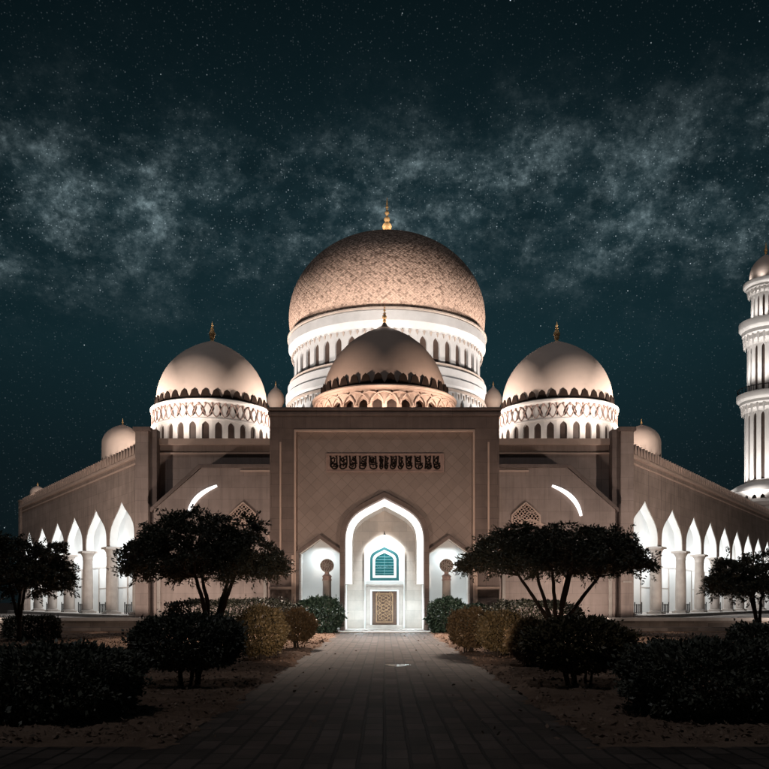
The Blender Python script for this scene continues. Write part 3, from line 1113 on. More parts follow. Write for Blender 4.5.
shaft_me = lathe_mesh([(.0, .30), (.46, .30), (.47, .45), (.475, 1.6), (.46, 3.2), (.42, 4.85), (.44, 4.88), (.46, 4.95), (.0, 4.95)], 'shaft', 'column_stone')
mm = MB()
mm.lathe([(.0, 4.953), (.45, 4.953), (.44, 5.05), (.46, 5.2), (.56, 5.42), (.66, 5.52), (.66, 5.54), (.0, 5.54)], 0, 0, 24)
mm.box(-.68, .68, -.68, .68, 5.545, 5.72)
cap_me = mm.mesh('capital', 'column_stone')
mm = MB()
mm.box(-.62, .62, -.62, .62, 0, .14)
mm.lathe([(.0, .143), (.56, .143), (.58, .19), (.54, .24), (.50, .27), (.0, .297)], 0, 0, 24)
base_me = mm.mesh('column_base', 'column_stone')
mm = MB()
for k in range(9):
    xx = -1.5 + k * .375
    mm.box(xx - .03, xx + .03, -.03, .03, 0, .72 if k % 4 else .85)
mm.box(-1.55, 1.55, -.025, .025, .62, .66)
mm.box(-1.55, 1.55, -.025, .025, .12, .15)
rail_me = mm.mesh('balustrade', 'iron')

for side in (-1, 1):
    S, A = ARCH_S[side], ARCH_A[side]
    ln = WLEN[side]
    fn = lambda u, w_, v_, side=side: tuple(wing(side, u, v_, w_))
    outline = [(0.0, CAP_Z)]
    cols = []
    outline = [(.45, FLOOR)]
    # down-stand: wall between springings only; below capitals the columns carry it
    pts = [(.45, FLOOR), (S[0] - A[0], FLOOR)]
    for k, s0 in enumerate(S):
        a_ = arch(A[k], CAP_Z, CAP_Z + .55, 8.75, .50, .40, .42, n=9, cx=s0)
        if k == 0:
            pts += a_[1:]
        else:
            pts += a_[0:]
        if k < len(S) - 1:
            cols.append((S[k] + A[k] + S[k + 1] - A[k + 1]) / 2)
    pts[-1] = (S[-1] + A[-1], FLOOR)
    pts += [(ln, FLOOR), (ln, 11.2), (.45, 11.2)]
    m = MB()
    m.prism(pts, (), 0.0, .62, fn)
    wall = build(m, 'arcade_wall', 'wing_stone', mosque, bevel=.02)
    m = MB()
    m.box(.45, ln + .15, -.22, .8, 11.203, 11.42, fn)
    m.box(.45, ln + .05, -.09, -.003, 10.82, 10.93, fn)
    build(m, 'cornice', 'pink_plaster', wall, bevel=.015)
    # pointed merlons
    m = MB()
    mz = []
    step = .62
    k = 0
    s_ = .6
    while s_ < ln - .3:
        mz += [(s_, 11.62), (s_ + .06, 11.95), (s_ + .25, 12.28), (s_ + .44, 11.95), (s_ + .50, 11.62)]
        s_ += step
    m.prism([(.5, 11.423)] + [(.5, 11.62)] + mz + [(ln, 11.62), (ln, 11.423)], (), .05, .30, fn)
    build(m, 'parapet', 'pink_plaster', wall)
    # reveal lining (white inside the arch)
    m = MB()
    for s0, a0 in zip(S, A):
        ar = arch(a0, CAP_Z, CAP_Z + .55, 8.75, .50, .40, .42, n=9, cx=s0)
        band(m, offset(ar, -.10), offset(ar, -.004), .06, .60, fn)
    build(m, 'arch_lining', 'white_plaster', wall)
    # loggia: back wall, ceiling, floor, ends
    m = MB()
    m.box(.2, ln, 4.0, 4.3, 0, 9.6, fn)
    m.box(.2, ln, .63, 3.997, 9.3, 9.6, fn)
    m.box(.0, .42, .63, 3.997, 0, 9.29, fn)
    m.box(ln - .4, ln - .003, .63, 3.997, 0, 9.29, fn)
    logg = build(m, 'loggia', 'white_plaster', mosque)
    m = MB()
    m.box(.5, ln - .5, 3.93, 3.997, 4.75, 4.90, fn)
    for s0 in S:
        for q_ in (-1.3, 1.3):
            m.box(s0 + q_ - .09, s0 + q_ + .09, 3.94, 3.996, FLOOR, 4.745, fn)
        m.box(s0 - 1.2, s0 + 1.2, 3.96, 3.996, 2.9, 2.96, fn)
    build(m, 'wall_moulding', 'column_stone', logg)
    m = MB()
    m.box(.2, ln, -1.3, 3.99, .55, FLOOR, fn)
    build(m, 'loggia_floor', 'step_stone', mosque, bevel=.02)
    # columns
    for s0 in cols + [S[0] - A[0] - .02]:
        M = Matrix.Translation(wing(side, s0, FLOOR, .30)) @ Matrix.Rotation(math.atan2(WD[side].y, WD[side].x), 4, 'Z') @ Matrix.Diagonal((.86, .86, .848, 1))
        c_ = link('column', shaft_me, mosque, M=M)
        link('capital', cap_me, c_, M=M)
        link('column_base', base_me, c_, M=M)
    for s0 in S:
        M = Matrix.Translation(wing(side, s0, FLOOR, .75)) @ Matrix.Rotation(math.atan2(WD[side].y, WD[side].x), 4, 'Z')
        link('balustrade', rail_me, mosque, M=M)
    if side < 0:
        m = MB()
        m.box(ln - .45, ln + .35, -.18, .8, 0, 11.9, fn)
        m.box(ln - .5, ln + .40, -.22, .85, 11.903, 12.1, fn)
        m.box(ln - .2, ln, .805, 30, 0, 11.2, fn)
        build(m, 'end_pier', 'wing_stone', mosque, bevel=.02)

# roof
m = MB()
rl = wing(-1, WLEN[-1] - .3, 0, .65)
rr_ = wing(1, WLEN[1] - .3, 0, .65)
m.prism([(-15.2, 53.3), (-6.7, 53.3), (-6.7, 57.5), (6.7, 57.5), (6.7, 53.3), (15.2, 53.3), (rr_.x, rr_.y), (30, 118), (-24, 118), (rl.x, rl.y)], (), 10.9, 11.2,
        lambda u, w_, v_: (u, v_, w_))
build(m, 'roof', 'stone_dark', mosque, smooth=False)


# --- domes
def dome_profile(r, z0, h, tip=.06, bulge=.03, n=26, k=1.0):
    """stilted round dome with a small point: radius r at the foot z0, height h"""
    pr = []
    for i in range(n + 1):
        t_ = i / n
        a = t_ * PI / 2
        rr = r * (math.cos(a) ** k) * (1 + bulge * math.sin(2 * a))
        zz = z0 + h * math.sin(a) * (1 - tip) + h * tip * (t_ ** 5)
        pr.append((max(rr, 0.0), zz))
    return pr


def add_uv(me, cx, cy, z0, h):
    uv = me.uv_layers.new(name='UVMap')
    co = np.empty(len(me.vertices) * 3)
    me.vertices.foreach_get('co', co)
    co = co.reshape(-1, 3)
    for p in me.polygons:
        angs = []
        for li in p.loop_indices:
            c_ = co[me.loops[li].vertex_index]
            angs.append(math.atan2(c_[0] - cx, -(c_[1] - cy)) / (2 * PI))
        mx = max(angs)
        for li, a in zip(p.loop_indices, angs):
            if mx - a > .5:
                a += 1.0
            z = co[me.loops[li].vertex_index][2]
            el = math.asin(max(0, min(1, (z - z0) / h))) / (PI / 2)
            uv.data[li].uv = (a, el)


def finial(cx, cy, z0, h, parent, material='gold', s=1.0):
    m_ = MB()
    pr = [(.0, z0 - .15 * s), (.16 * s, z0 - .1 * s), (.07 * s, z0 + .04 * h)]
    for c_, r_ in ((.16, .15), (.34, .19), (.50, .12), (.64, .09), (.77, .06)):
        zc = z0 + c_ * h
        for a in np.linspace(-PI / 2, PI / 2, 7):
            pr.append((max(.035 * s, r_ * s * math.cos(a)), zc + r_ * s * .95 * math.sin(a)))
    pr += [(.03 * s, z0 + .86 * h), (.0, z0 + h)]
    m_.lathe(pr, cx, cy, 14)
    return build(m_, 'finial', material, parent)


def ring_panels(mb, cx, cy, r, n_, outer, holes, depth, arc=(-180, 180)):
    """n_ flat bays round a circle, each with its own openings"""
    wd = r * math.tan(PI / n_)
    for i in range(n_):
        th = 2 * PI * (i + .5) / n_
        deg = (math.degrees(th) + 180) % 360 - 180
        if not arc[0] <= deg <= arc[1]:
            continue
        o_ = Vector((math.sin(th), -math.cos(th), 0))
        t_ = Vector((math.cos(th), math.sin(th), 0))
        f_ = lambda u, w_, v_: tuple(Vector((cx, cy, 0)) + o_ * (r - w_) + t_ * u + Vector((0, 0, v_)))
        mb.prism(outer(wd), holes(wd, i), 0.0, depth, f_)


def ring_windows(cx, cy, r, n_, prof, parent, material, arc, every=1, phase=.5, dep=.05):
    """one pane behind each opening, each an object"""
    m_ = MB()
    m_.prism(prof, (), 0, dep)
    me = m_.mesh('window', material)
    for i in range(0, n_, every):
        th = 2 * PI * (i + phase) / n_
        deg = (math.degrees(th) + 180) % 360 - 180
        if not arc[0] <= deg <= arc[1]:
            continue
        M = Matrix.Translation((cx + r * math.sin(th), cy - r * math.cos(th), 0)) @ Matrix.Rotation(th, 4, 'Z')
        link('window', me, parent, M=M)


def cresting(cx, cy, r, z, h, n_, parent, material='cresting_shade', lean=0.0, up=True):
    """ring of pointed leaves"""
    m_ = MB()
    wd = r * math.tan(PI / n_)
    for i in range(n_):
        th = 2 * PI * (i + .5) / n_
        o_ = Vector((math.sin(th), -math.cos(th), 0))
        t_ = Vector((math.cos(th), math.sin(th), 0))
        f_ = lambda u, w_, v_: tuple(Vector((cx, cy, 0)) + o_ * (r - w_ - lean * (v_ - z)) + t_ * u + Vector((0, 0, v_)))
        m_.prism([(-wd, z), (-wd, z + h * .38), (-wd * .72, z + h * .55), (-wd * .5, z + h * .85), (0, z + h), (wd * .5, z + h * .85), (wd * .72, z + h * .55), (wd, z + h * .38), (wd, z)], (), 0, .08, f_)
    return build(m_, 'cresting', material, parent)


def medium_dome(cx, cy, label, r=4.2, dr=4.45, z0=16.6, h=5.35, drum_z=(12.8, 16.1), mat_d='dome_plaster', mat_w='drum_plaster', fh=1.5):
    m_ = MB()
    m_.lathe([(dr - .25, z0 - .55)] + [(r, z0 - .5)] + dome_profile(r, z0, h, .10, .03), cx, cy, 72)
    dm = build(m_, 'dome', mat_d, mosque, label=label)
    finial(cx, cy, z0 + h, fh, dm, s=1.35)
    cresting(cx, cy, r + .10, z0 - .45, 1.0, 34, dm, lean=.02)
    # drum: cornice, ornament band of leaf-shaped openings, ring of arched windows
    za, zb = drum_z
    m_ = MB()
    nb = 30
    zc = 14.86
    ring_panels(m_, cx, cy, dr, nb, lambda w_: [(-w_, za), (w_, za), (w_, zc), (-w_, zc)],
                lambda w_, i: [arch(w_ * .55, za + .5, zc - .55, zc - .12, .6, .6, .3, n=5)], .25)

    nl = 46

    def leafs(w_, i):
        t_ = 1 if i % 2 else -1
        c_ = (zc + .08 + zb) / 2
        hh = (zb - zc) * .36
        if i % 3 == 2:
            return [[(t_ * x_, c_ + y_) for x_, y_ in ((0, -hh), (.11, -hh * .3), (.04, 0), (.12, hh * .5), (0, hh), (-.12, hh * .5), (-.04, 0), (-.11, -hh * .3))]]
        return [[(t_ * x_, c_ + y_) for x_, y_ in ((-.15, -hh), (.04, -hh * .6), (.19, hh * .3), (.15, hh), (-.04, hh * .6), (-.19, -hh * .3))]]
    ring_panels(m_, cx, cy, dr + .02, nl, lambda w_: [(-w_, zc + .10), (w_, zc + .10), (w_, zb), (-w_, zb)], leafs, .25)
    m_.lathe([(dr - .2, zc - .04), (dr + .1, zc - .04), (dr + .13, zc + .05), (dr + .08, zc + .14), (dr - .2, zc + .14)], cx, cy, 60)
    m_.lathe([(dr - .2, zb - .05), (dr + .06, zb - .05), (dr + .18, zb + .08), (dr + .18, zb + .22), (dr - .05, zb + .34), (dr - .3, zb + .36)], cx, cy, 72)
    dru = build(m_, 'drum', mat_w, mosque, sharp=30)
    m_ = MB()
    for sg in (-1, 1):
        pts = []
        for k in range(nl * 4 + 1):
            th = 2 * PI * k / (nl * 4)
            pts.append((cx + (dr + .05) * math.sin(th), cy - (dr + .05) * math.cos(th), (zc + .08 + zb) / 2 + sg * (zb - zc) * .40 * math.cos(th * nl / 2)))
        m_.tube(pts, .035, 5, cap=False)
    for i_ in range(60):
        th = 2 * PI * i_ / 60
        px_, py_ = cx + (dr + .06) * math.sin(th), cy - (dr + .06) * math.cos(th)
        m_.tube([(px_, py_, zb - .26), (px_, py_, zb - .04)], [.025, .10], 4)
    build(m_, 'lacework', 'carving', dru)
    m_ = MB()
    m_.lathe([(dr - .30, za), (dr - .30, zb)], cx, cy, 60)
    build(m_, 'drum_lining', 'window_dark' if mat_w != 'white' else 'bronze', dru)
    ring_windows(cx, cy, dr - .15, nb, arch(dr * math.tan(PI / nb) * .58, za + .48, zc - .55, zc - .10, .6, .6, .3, n=5), dru, 'window_dark', (-100, 100))
    return dm


cx, cy = DOMES['left']
medium_dome(cx, cy, 'smooth pale pink dome on white pierced drum left of the portal')
cx, cy = DOMES['right']
medium_dome(cx, cy, 'smooth pale pink dome on white pierced drum right of the portal')

# front dome over the portal
cx, cy = DOMES['front']
m = MB()
fr, fz = 4.12, 15.35
pr = [(fr - .1, fz - .6), (fr, fz - .3)]
for t_ in np.linspace(0, 1, 28):
    a = t_ * PI / 2
    pr.append((fr * math.cos(a) ** 1.05 * (1 - .05 * math.sin(2 * a)) + (0 if t_ < .999 else 0), fz + 4.25 * math.sin(a) + .50 * t_ ** 7))
pr[-1] = (0.0, pr[-1][1])
m.lathe(pr, cx, cy, 72)
fd = build(m, 'dome', 'dome_brown', mosque, label='darker brown pointed dome directly above the portal')
m = MB()
m.lathe([(.42, fz + 4.55), (.22, fz + 4.68), (.10, fz + 4.90), (.0, fz + 4.95)], cx, cy, 16)
build(m, 'dome_tip', 'bronze', fd)
finial(cx, cy, fz + 4.80, 1.45, fd, s=.85)
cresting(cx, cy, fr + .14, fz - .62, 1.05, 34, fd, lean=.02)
m = MB()
dr = 4.6
za, zb = 12.75, 14.75
nb = 32


def lace(w_, i):
    return [arch(w_ * .68, za + .02, za + 1.0, za + 1.36, .6, .6, .3, n=5),
            [(.0, zb - .12), (-w_ * .3, zb - .3), (0, zb - .5), (w_ * .3, zb - .3)],
            ]


ring_panels(m, cx, cy, dr, nb, lambda w_: [(-w_, za), (w_, za), (w_, zb), (-w_, zb)], lace, .22)
for i in range(nb):
    th = 2 * PI * i / nb
    for dlt in (0,):
        pts = []
        for a in np.linspace(0, PI, 9):
            tt = th + (2 * PI / nb) * .95 * math.cos(a)
            pts.append((cx + (dr + .06) * math.sin(tt), cy - (dr + .06) * math.cos(tt), za + .95 + .82 * math.sin(a)))
        m.tube(pts, .055, 6)
m.lathe([(dr - .2, zb - .02), (dr + .1, zb - .02), (dr + .2, zb + .10), (dr + .1, zb + .2), (dr - .5, zb + .24)], cx, cy, 72)
fdr = build(m, 'drum', 'pink_plaster', mosque, label='pink pierced drum of interlaced arches under the front dome', sharp=30)
m = MB()
m.lathe([(dr - .4, za), (dr - .4, zb)], cx, cy, 60)
build(m, 'drum_lining', 'window_dark', fdr)

# the great dome
cx, cy = DOMES['big']
SB = cy / 800.0
r = 9.75
z0 = 27.6
m = MB()
hh = 10.1
pr = [(r - .25, z0 - .3)]
for t_ in np.linspace(0, 1, 40):
    a = -.22 + t_ * (PI / 2 + .22)
    pr.append((r * max(0, math.cos(a)) ** .96, z0 + 2.1 + (hh - 2.1) * math.sin(a) / 1.0))
pr[-1] = (0.0, pr[-1][1])
m.lathe(pr, cx, cy, 96)
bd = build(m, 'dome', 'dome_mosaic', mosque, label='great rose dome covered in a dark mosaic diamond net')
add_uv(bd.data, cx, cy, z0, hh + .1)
finial(cx, cy, z0 + hh - .05, 4.6, bd, s=2.5)
m = MB()
# tiers of the great drum, top to bottom
m.lathe([(9.0, 27.65), (9.62, 27.6), (9.78, 27.35), (9.78, 26.5), (9.5, 26.15), (9.3, 25.9), (8.9, 25.85)], cx, cy, 96)
nb = 44
ring_panels(m, cx, cy, 9.2, nb, lambda w_: [(-w_, 22.9), (w_, 22.9), (w_, 25.9), (-w_, 25.9)],
            lambda w_, i: [arch(w_ * .52, 23.1, 24.8, 25.5, .6, .6, .3, n=5)], .3)
m.lathe([(8.9, 22.95), (9.55, 22.95), (9.85, 22.7), (9.85, 22.0), (10.05, 21.8), (10.05, 21.2), (9.7, 20.9), (9.1, 20.9)], cx, cy, 96)
ring_panels(m, cx, cy, 9.7, nb, lambda w_: [(-w_, 15.5), (w_, 15.5), (w_, 20.95), (-w_, 20.95)],
            lambda w_, i: [arch(w_ * .45, 16.2, 19.2, 20.2, .6, .6, .3, n=5)], .3)
m.lathe([(9.4, 15.6), (10.2, 15.6), (10.3, 15.2), (10.3, 11.2)], cx, cy, 96)
bdr = build(m, 'drum', 'drum_white', mosque, label='brilliant white two tiered drum under the great dome', sharp=30)
m = MB()
m.lathe([(8.7, 15.5), (8.7, 25.9)], cx, cy, 60)
build(m, 'drum_lining', 'pink_plaster', bdr)
ring_windows(cx, cy, 9.0, nb, arch(.36, 23.1, 24.8, 25.5, .6, .6, .3, n=5), bdr, 'window_dark', (-100, 100))
ring_windows(cx, cy, 9.5, nb, arch(.32, 16.2, 19.2, 20.2, .6, .6, .3, n=5), bdr, 'window_dark', (-95, 95))
m = MB()
m.lathe([(9.4, 22.952), (9.65, 22.952), (9.68, 23.12), (9.4, 23.12)], cx, cy, 96)
m.lathe([(9.6, 20.88), (10.0, 20.88), (10.0, 20.72), (9.6, 20.72)], cx, cy, 96)
for rr_, zz_, hh_, nn_ in ((9.42, 25.62, .38, 88), (9.92, 20.25, .5, 88)):
    for i in range(nn_):
        th = 2 * PI * i / nn_
        px_, py_ = cx + rr_ * math.sin(th), cy - rr_ * math.cos(th)
        m.tube([(px_, py_, zz_ - hh_ * .5), (px_, py_, zz_ + hh_ * .5)], [.03, .13], 4)
m.lathe([(9.45, 27.66), (9.9, 27.62), (9.9, 27.5), (9.6, 27.48)], cx, cy, 96)
build(m, 'drum_moulding', 'column_stone', bdr)


# small domes on the roof
def small_dome(cx, cy, r, zb, label, fin=.6, mat_d='dome_plaster', onion=False):
    m_ = MB()
    if onion:
        pr_ = [(r * .55, zb - 1.6), (r * .6, zb - .2), (r * .75, zb), (r * .98, zb + r * .5), (r, zb + r * .85), (r * .88, zb + r * 1.35), (r * .55, zb + r * 1.85), (r * .2, zb + r * 2.15), (.05, zb + r * 2.4), (0, zb + r * 2.5)]
        hh_ = r * 2.45
    else:
        pr_ = [(r, zb - 2.5), (r, zb)] + dome_profile(r, zb, r * 1.12, .10, .03, 16)
        hh_ = r * 1.12
    m_.lathe(pr_, cx, cy, 32)
    o = build(m_, 'small_dome', mat_d, mosque, label=label)
    finial(cx, cy, zb + hh_ - .05, fin, o, s=.45 if not onion else .3)


small_dome(-21.6, 66, 1.65, 14.5, 'plain small dome behind the left wing parapet near the corner')
small_dome(21.2, 66, 1.55, 14.6, 'plain small dome behind the right wing parapet near the corner')
small_dome(-34.9, 80.5, .72, 12.6, 'tiny dome at the far end of the left wing', .4)
for s_ in (-1, 1):
    small_dome(s_ * 7.15, 52.6, .57, 14.55, 'little onion shaped turret dome behind the portal shoulder', .35, onion=True)

# ------------------------------------------------------------------ minaret
mx, my = MIN
minaret = thing('minaret', 'tall white floodlit minaret with three balconies beyond the right wing', 'minaret', (mx, my, 0))
m = MB()
m.lathe([(4.2, 0), (4.2, 12.6), (4.5, 12.8), (4.6, 13.2), (4.2, 13.6)], mx, my, 48)
build(m, 'base', 'drum_plaster', minaret)
m = MB()
ring_panels(m, mx, my, 4.3, 30, lambda w_: [(-w_, 12.2), (w_, 12.2), (w_, 14.3), (-w_, 14.3)], lambda w_, i: [arch(w_ * .55, 12.4, 13.6, 14.1, .6, .6, .3, n=5)], .2)
m.lathe([(4.2, 14.3), (4.45, 14.3), (4.5, 14.5), (4.1, 14.9), (3.2, 15.5), (2.5, 15.75), (2.3, 15.8)], mx, my, 48)
build(m, 'base_canopy', 'drum_plaster', minaret)


def shaft(r, z0, z1, slots, parent=minaret):
    m_ = MB()
    nb_ = 16
    ring_panels(m_, mx, my, r, nb_, lambda w_: [(-w_, z0), (w_, z0), (w_, z1), (-w_, z1)],
                (lambda w_, i: [arch(w_ * .42, z0 + .35, z1 - 1.0, z1 - .45, .6, .6, .3, n=5)]) if slots else (lambda w_, i: []), .16)
    o = build(m_, 'shaft', 'drum_plaster', parent, sharp=25)
    m_ = MB()
    m_.lathe([(r - .45, z0), (r - .45, z1)], mx, my, 24)
    build(m_, 'core', 'window_dark', o)
    for i in range(nb_):
        th = 2 * PI * i / nb_
        pass
    return o


def balcony(r0, r1, z0, z1, rail, parent=minaret):
    m_ = MB()
    h = z1 - z0
    m_.lathe([(r0, z0), (r0 + .1 * (r1 - r0), z0 + .15 * h), (r0 + .3 * (r1 - r0), z0 + .22 * h), (r0 + .32 * (r1 - r0), z0 + .38 * h), (r0 + .6 * (r1 - r0), z0 + .46 * h),
              (r0 + .62 * (r1 - r0), z0 + .6 * h), (r1 * .97, z0 + .68 * h), (r1, z0 + .74 * h), (r1, z0 + .98 * h), (r1 - .1, z1), (r0, z1)], mx, my, 48)
    # pendants under the balcony
    for i in range(24):
        th = 2 * PI * i / 24
        rr = r0 + .35 * (r1 - r0)
        px_, py_ = mx + rr * math.sin(th), my - rr * math.cos(th)
        m_.tube([(px_, py_, z0 + .5 * h), (px_, py_, z0 + .2 * h), (px_, py_, z0 - .06 * h)], [.16, .13, .03], 6)
    o = build(m_, 'balcony', 'drum_plaster', parent)
    if rail:
        m_ = MB()
        for i in range(36):
            th = 2 * PI * i / 36
            px_, py_ = mx + (r1 - .14) * math.sin(th), my - (r1 - .14) * math.cos(th)
            m_.tube([(px_, py_, z1), (px_, py_, z1 + .62)], .035, 5)
        m_.lathe([(r1 - .18, z1 + .58), (r1 - .10, z1 + .58), (r1 - .10, z1 + .66), (r1 - .18, z1 + .66), (r1 - .18, z1 + .58)], mx, my, 48)
        build(m_, 'railing', 'iron', o)


shaft(2.30, 15.7, 24.4, True)
balcony(2.30, 3.25, 24.0, 26.3, True)
shaft(2.02, 26.3, 32.4, True)
balcony(2.10, 2.98, 32.0, 34.9, False)
shaft(1.60, 34.9, 38.3, True)
balcony(1.60, 2.5, 38.0, 39.6, False)
m = MB()
m.lathe([(1.75, 39.3), (1.80, 39.9)] + dome_profile(1.82, 40.0, 3.0, .12, .05, 18), mx, my, 36)
md_ = build(m, 'dome', 'dome_plaster', minaret)
finial(mx, my, 42.9, 1.6, md_, s=1.1)

# ------------------------------------------------------------------ terrace, steps, pillars in the niches
for s_, lab in ((-1, 'low dark stone terrace with stepped courses before the left arcade'), (1, 'low dark stone terrace with stepped courses before the right arcade')):
    t_o = thing('terrace', lab, 'terrace', (s_ * 13, 46, 0))
    m = MB()
    m.prism([(s_ * p, q_) for p, q_ in [(13.0, 46.2), (70, 46.2), (70, 75), (33, 75), (16.4, 51.2), (13.0, 51.05)]], (), 0, .60, lambda u, w_, v_: (u, v_, w_))
    build(m, 'terrace_wall', 'terrace_stone', t_o, smooth=False)
    m = MB()
    m.box(*sorted((s_ * 12.9, s_ * 70)), 46.05, 46.75, .603, .80)
    build(m, 'coping', 'step_stone', t_o, bevel=.02)
    m = MB()
    m.box(*sorted((s_ * 13.3, s_ * 70)), 45.55, 46.197, 0, .26)
    build(m, 'step', 'terrace_stone', t_o, bevel=.02)

st = thing('entrance_step', 'stone step, whitened as if lit, at the foot of the entrance between path and arch', 'step', (0, 45.2, 0))
m = MB()
m.box(-2.6, 2.6, 44.6, 45.85, -.05, .06)
build(m, 'tread', 'white_plaster', st, bevel=.015)  # white colour makes the tread read as lit
m = MB()
for s_ in (-1, 1):
    m.box(*sorted((s_ * 2.61, s_ * 5.3)), 45.0, 45.8, -.05, .12)
build(m, 'side_tread', 'stone_dark', st, bevel=.015)

for s_, nm in ((-1, 'left'), (1, 'right')):
    px = -3.36 if s_ < 0 else 3.62
    py = 46.75
    p_o = thing('ornamental_pillar', 'slim stone pillar topped by a round carved disc in the niche %s of the door' % nm, 'pillar', (px, py, .12), 'carved disc pillars in the niches')
    m = MB()
    m.lathe([(.0, .12), (.36, .12), (.36, .35), (.28, .42), (.0, .43)], px, py, 20)
    build(m, 'base', 'column_stone', p_o)
    m = MB()
    m.lathe([(.27, .43), (.27, 1.2), (.245, 2.95), (.0, 2.95)], px, py, 20)
    build(m, 'shaft', 'column_stone', p_o)
    m = MB()
    m.lathe([(.0, 2.953), (.27, 2.953), (.29, 3.0), (.25, 3.04), (.25, 3.16), (.29, 3.20), (.22, 3.27), (.13, 3.34), (.13, 3.46), (.0, 3.47)], px, py, 20)
    build(m, 'capital', 'carving', p_o)
    m = MB()
    zc, rd = 3.83, .40
    ring = [(px + rd * math.cos(a), zc + rd * math.sin(a)) for a in np.linspace(0, 2 * PI, 33)[:-1]]
    m.prism(ring, (), py - .07, py + .07)
    disc = build(m, 'carved_disc', 'stone_dark', p_o)
    m = MB()
    m.tube([(px + (rd - .03) * math.cos(a), py - .08, zc + (rd - .03) * math.sin(a)) for a in np.linspace(0, 2 * PI, 33)], .035, 6, cap=False)
    for k in range(-2, 3):
        h_ = math.sqrt(max(0, .33 ** 2 - (k * .13) ** 2))
        pts = [(px + k * .13 + .035 * math.sin(t_ * 9 + k), py - .085, zc + t_ * h_) for t_ in np.linspace(-1, 1, 14)]
        m.tube(pts, .024, 5)
    for k in (-1, 0, 1):
        m.tube([(px + .09 * math.cos(a) + k * .16, py - .09, zc + .08 * math.sin(a) + .1 * (k % 2)) for a in np.linspace(0, 2 * PI, 12)], .02, 5, cap=False)
    build(m, 'relief', 'column_stone', disc)


# ------------------------------------------------------------------ planting
def bush(name, label, cat, cx, cy, rx, ry, z0, z1, leafmat, n, L, group, box=.75, stems=True, seed=0, z_under=0.0):
    """clipped shrub: leaves through the outer shell of a lumpy rounded block"""
    rg = np.random.default_rng(100 + seed)
    t_o = thing(name, label, cat, (cx, cy, 0), group)
    u = rg.normal(size=(n, 3))
    u /= np.linalg.norm(u, axis=1, keepdims=True)
    p = 2.0 + 2.2 * box
    k = (np.abs(u) ** p).sum(1) ** (-1 / p)
    ph = rg.uniform(0, 6, 6)
    lump = 1 + .05 * np.sin(5 * u[:, 0] + ph[0]) * np.cos(4 * u[:, 2] + ph[1]) + .05 * np.sin(9 * u[:, 1] + 7 * u[:, 2] + ph[2]) + .04 * np.sin(13 * u[:, 0] + 11 * u[:, 2] + ph[3])
    kd = rg.normal(size=(70, 3))
    kd /= np.linalg.norm(kd, axis=1, keepdims=True)
    amp = rg.uniform(.04, .17, 70)
    lump = lump * .94 + (amp * np.exp(-(1 - u @ kd.T) / .022)).max(1)
    dep = 1 - np.abs(rg.normal(0, .10, n)) + np.where(rg.uniform(size=n) < .09, rg.uniform(0, .17, n), 0)
    Pn = u * (k * lump * dep)[:, None]
    zc, rz = (z0 + z1) / 2, (z1 - z0) / 2
    Pw = np.column_stack([cx + Pn[:, 0] * rx, cy + Pn[:, 1] * ry, zc + Pn[:, 2] * rz])
    Dr = u * np.array([1, 1, .8]) + rg.normal(0, .75, (n, 3)) + np.array([0, 0, .25])
    Ls = L * rg.uniform(.45, 1.45, n)
    link('foliage', quad_mesh('foliage', leaf_quads(Pw, Dr, Ls, Ls * rg.uniform(.4, .65, n)), leafmat), t_o)
    m_ = MB()
    rs_ = random.Random(seed)
    for i in range(9 if stems else 6):
        a = rs_.uniform(0, 2 * PI)
        q_ = rs_.uniform(.1, .5)
        bx, by = cx + .25 * rx * math.cos(a) * rs_.uniform(.2, 1), cy + .25 * ry * math.sin(a)
        tx, ty = cx + q_ * rx * math.cos(a) * 1.3, cy + q_ * ry * math.sin(a) * 1.3
        zt = z0 + (z1 - z0) * rs_.uniform(.5, .85)
        rad = .020 + .012 * max(rx, .6)
        m_.tube([(bx, by, -.08), (bx + (tx - bx) * .25 + rs_.uniform(-.05, .05), by + (ty - by) * .25, zt * .35), (tx, ty, zt)], [rad, rad * .8, rad * .4], 7)
    build(m_, 'stem', 'bark', t_o)
    return t_o


G = 'shrubs along the garden beds'
bush('bush', 'big dark rounded shrub filling the lower left corner of the garden', 'shrub', -4.72, 11.6, 1.12, 1.1, .04, 1.04, 'leaf_hedge', 30000, .07, G, .35, seed=1)
bush('bush', 'big dark wide shrub filling the lower right corner of the garden', 'shrub', 4.78, 11.8, 1.18, 1.1, .04, 1.10, 'leaf_hedge', 30000, .07, G, .35, seed=2)
bush('bush', 'dark flat-topped clipped shrub on bare stems, left of the path', 'shrub', -3.92, 15.9, 1.00, .90, .42, 1.40, 'leaf_hedge', 24000, .075, G, .5, seed=3)
bush('bush', 'dark rounded shrub on several bare stems, right of the path', 'shrub', 3.86, 15.9, 1.00, .90, .36, 1.34, 'leaf_olive', 24000, .075, G, .3, seed=4)
bush('bush', 'golden brown clipped shrub behind the flat-topped shrub left of the path', 'shrub', -3.52, 22.8, .72, .70, .22, 1.52, 'leaf_bronze', 11000, .085, G, .2, seed=5)
bush('bush', 'bright golden shrub nearest the entrance left of the path', 'shrub', -3.17, 29.2, .64, .62, .30, 1.40, 'leaf_gold', 9000, .09, G, .12, seed=6)
bush('bush', 'bright golden shrub nearest the entrance right of the path', 'shrub', 2.80, 26.5, .68, .65, .25, 1.45, 'leaf_gold', 9000, .09, G, .15, seed=7)
bush('bush', 'faded olive brown shrub next to the golden one right of the path', 'shrub', 3.50, 24.2, .68, .66, .25, 1.38, 'leaf_bronze', 10000, .085, G, .2, seed=8)
bush('bush', 'faded golden shrub half hidden behind the dark stemmed shrub right of the path', 'shrub', 3.75, 20.6, .55, .5, .2, 1.22, 'leaf_gold', 8000, .085, G, .2, seed=9)
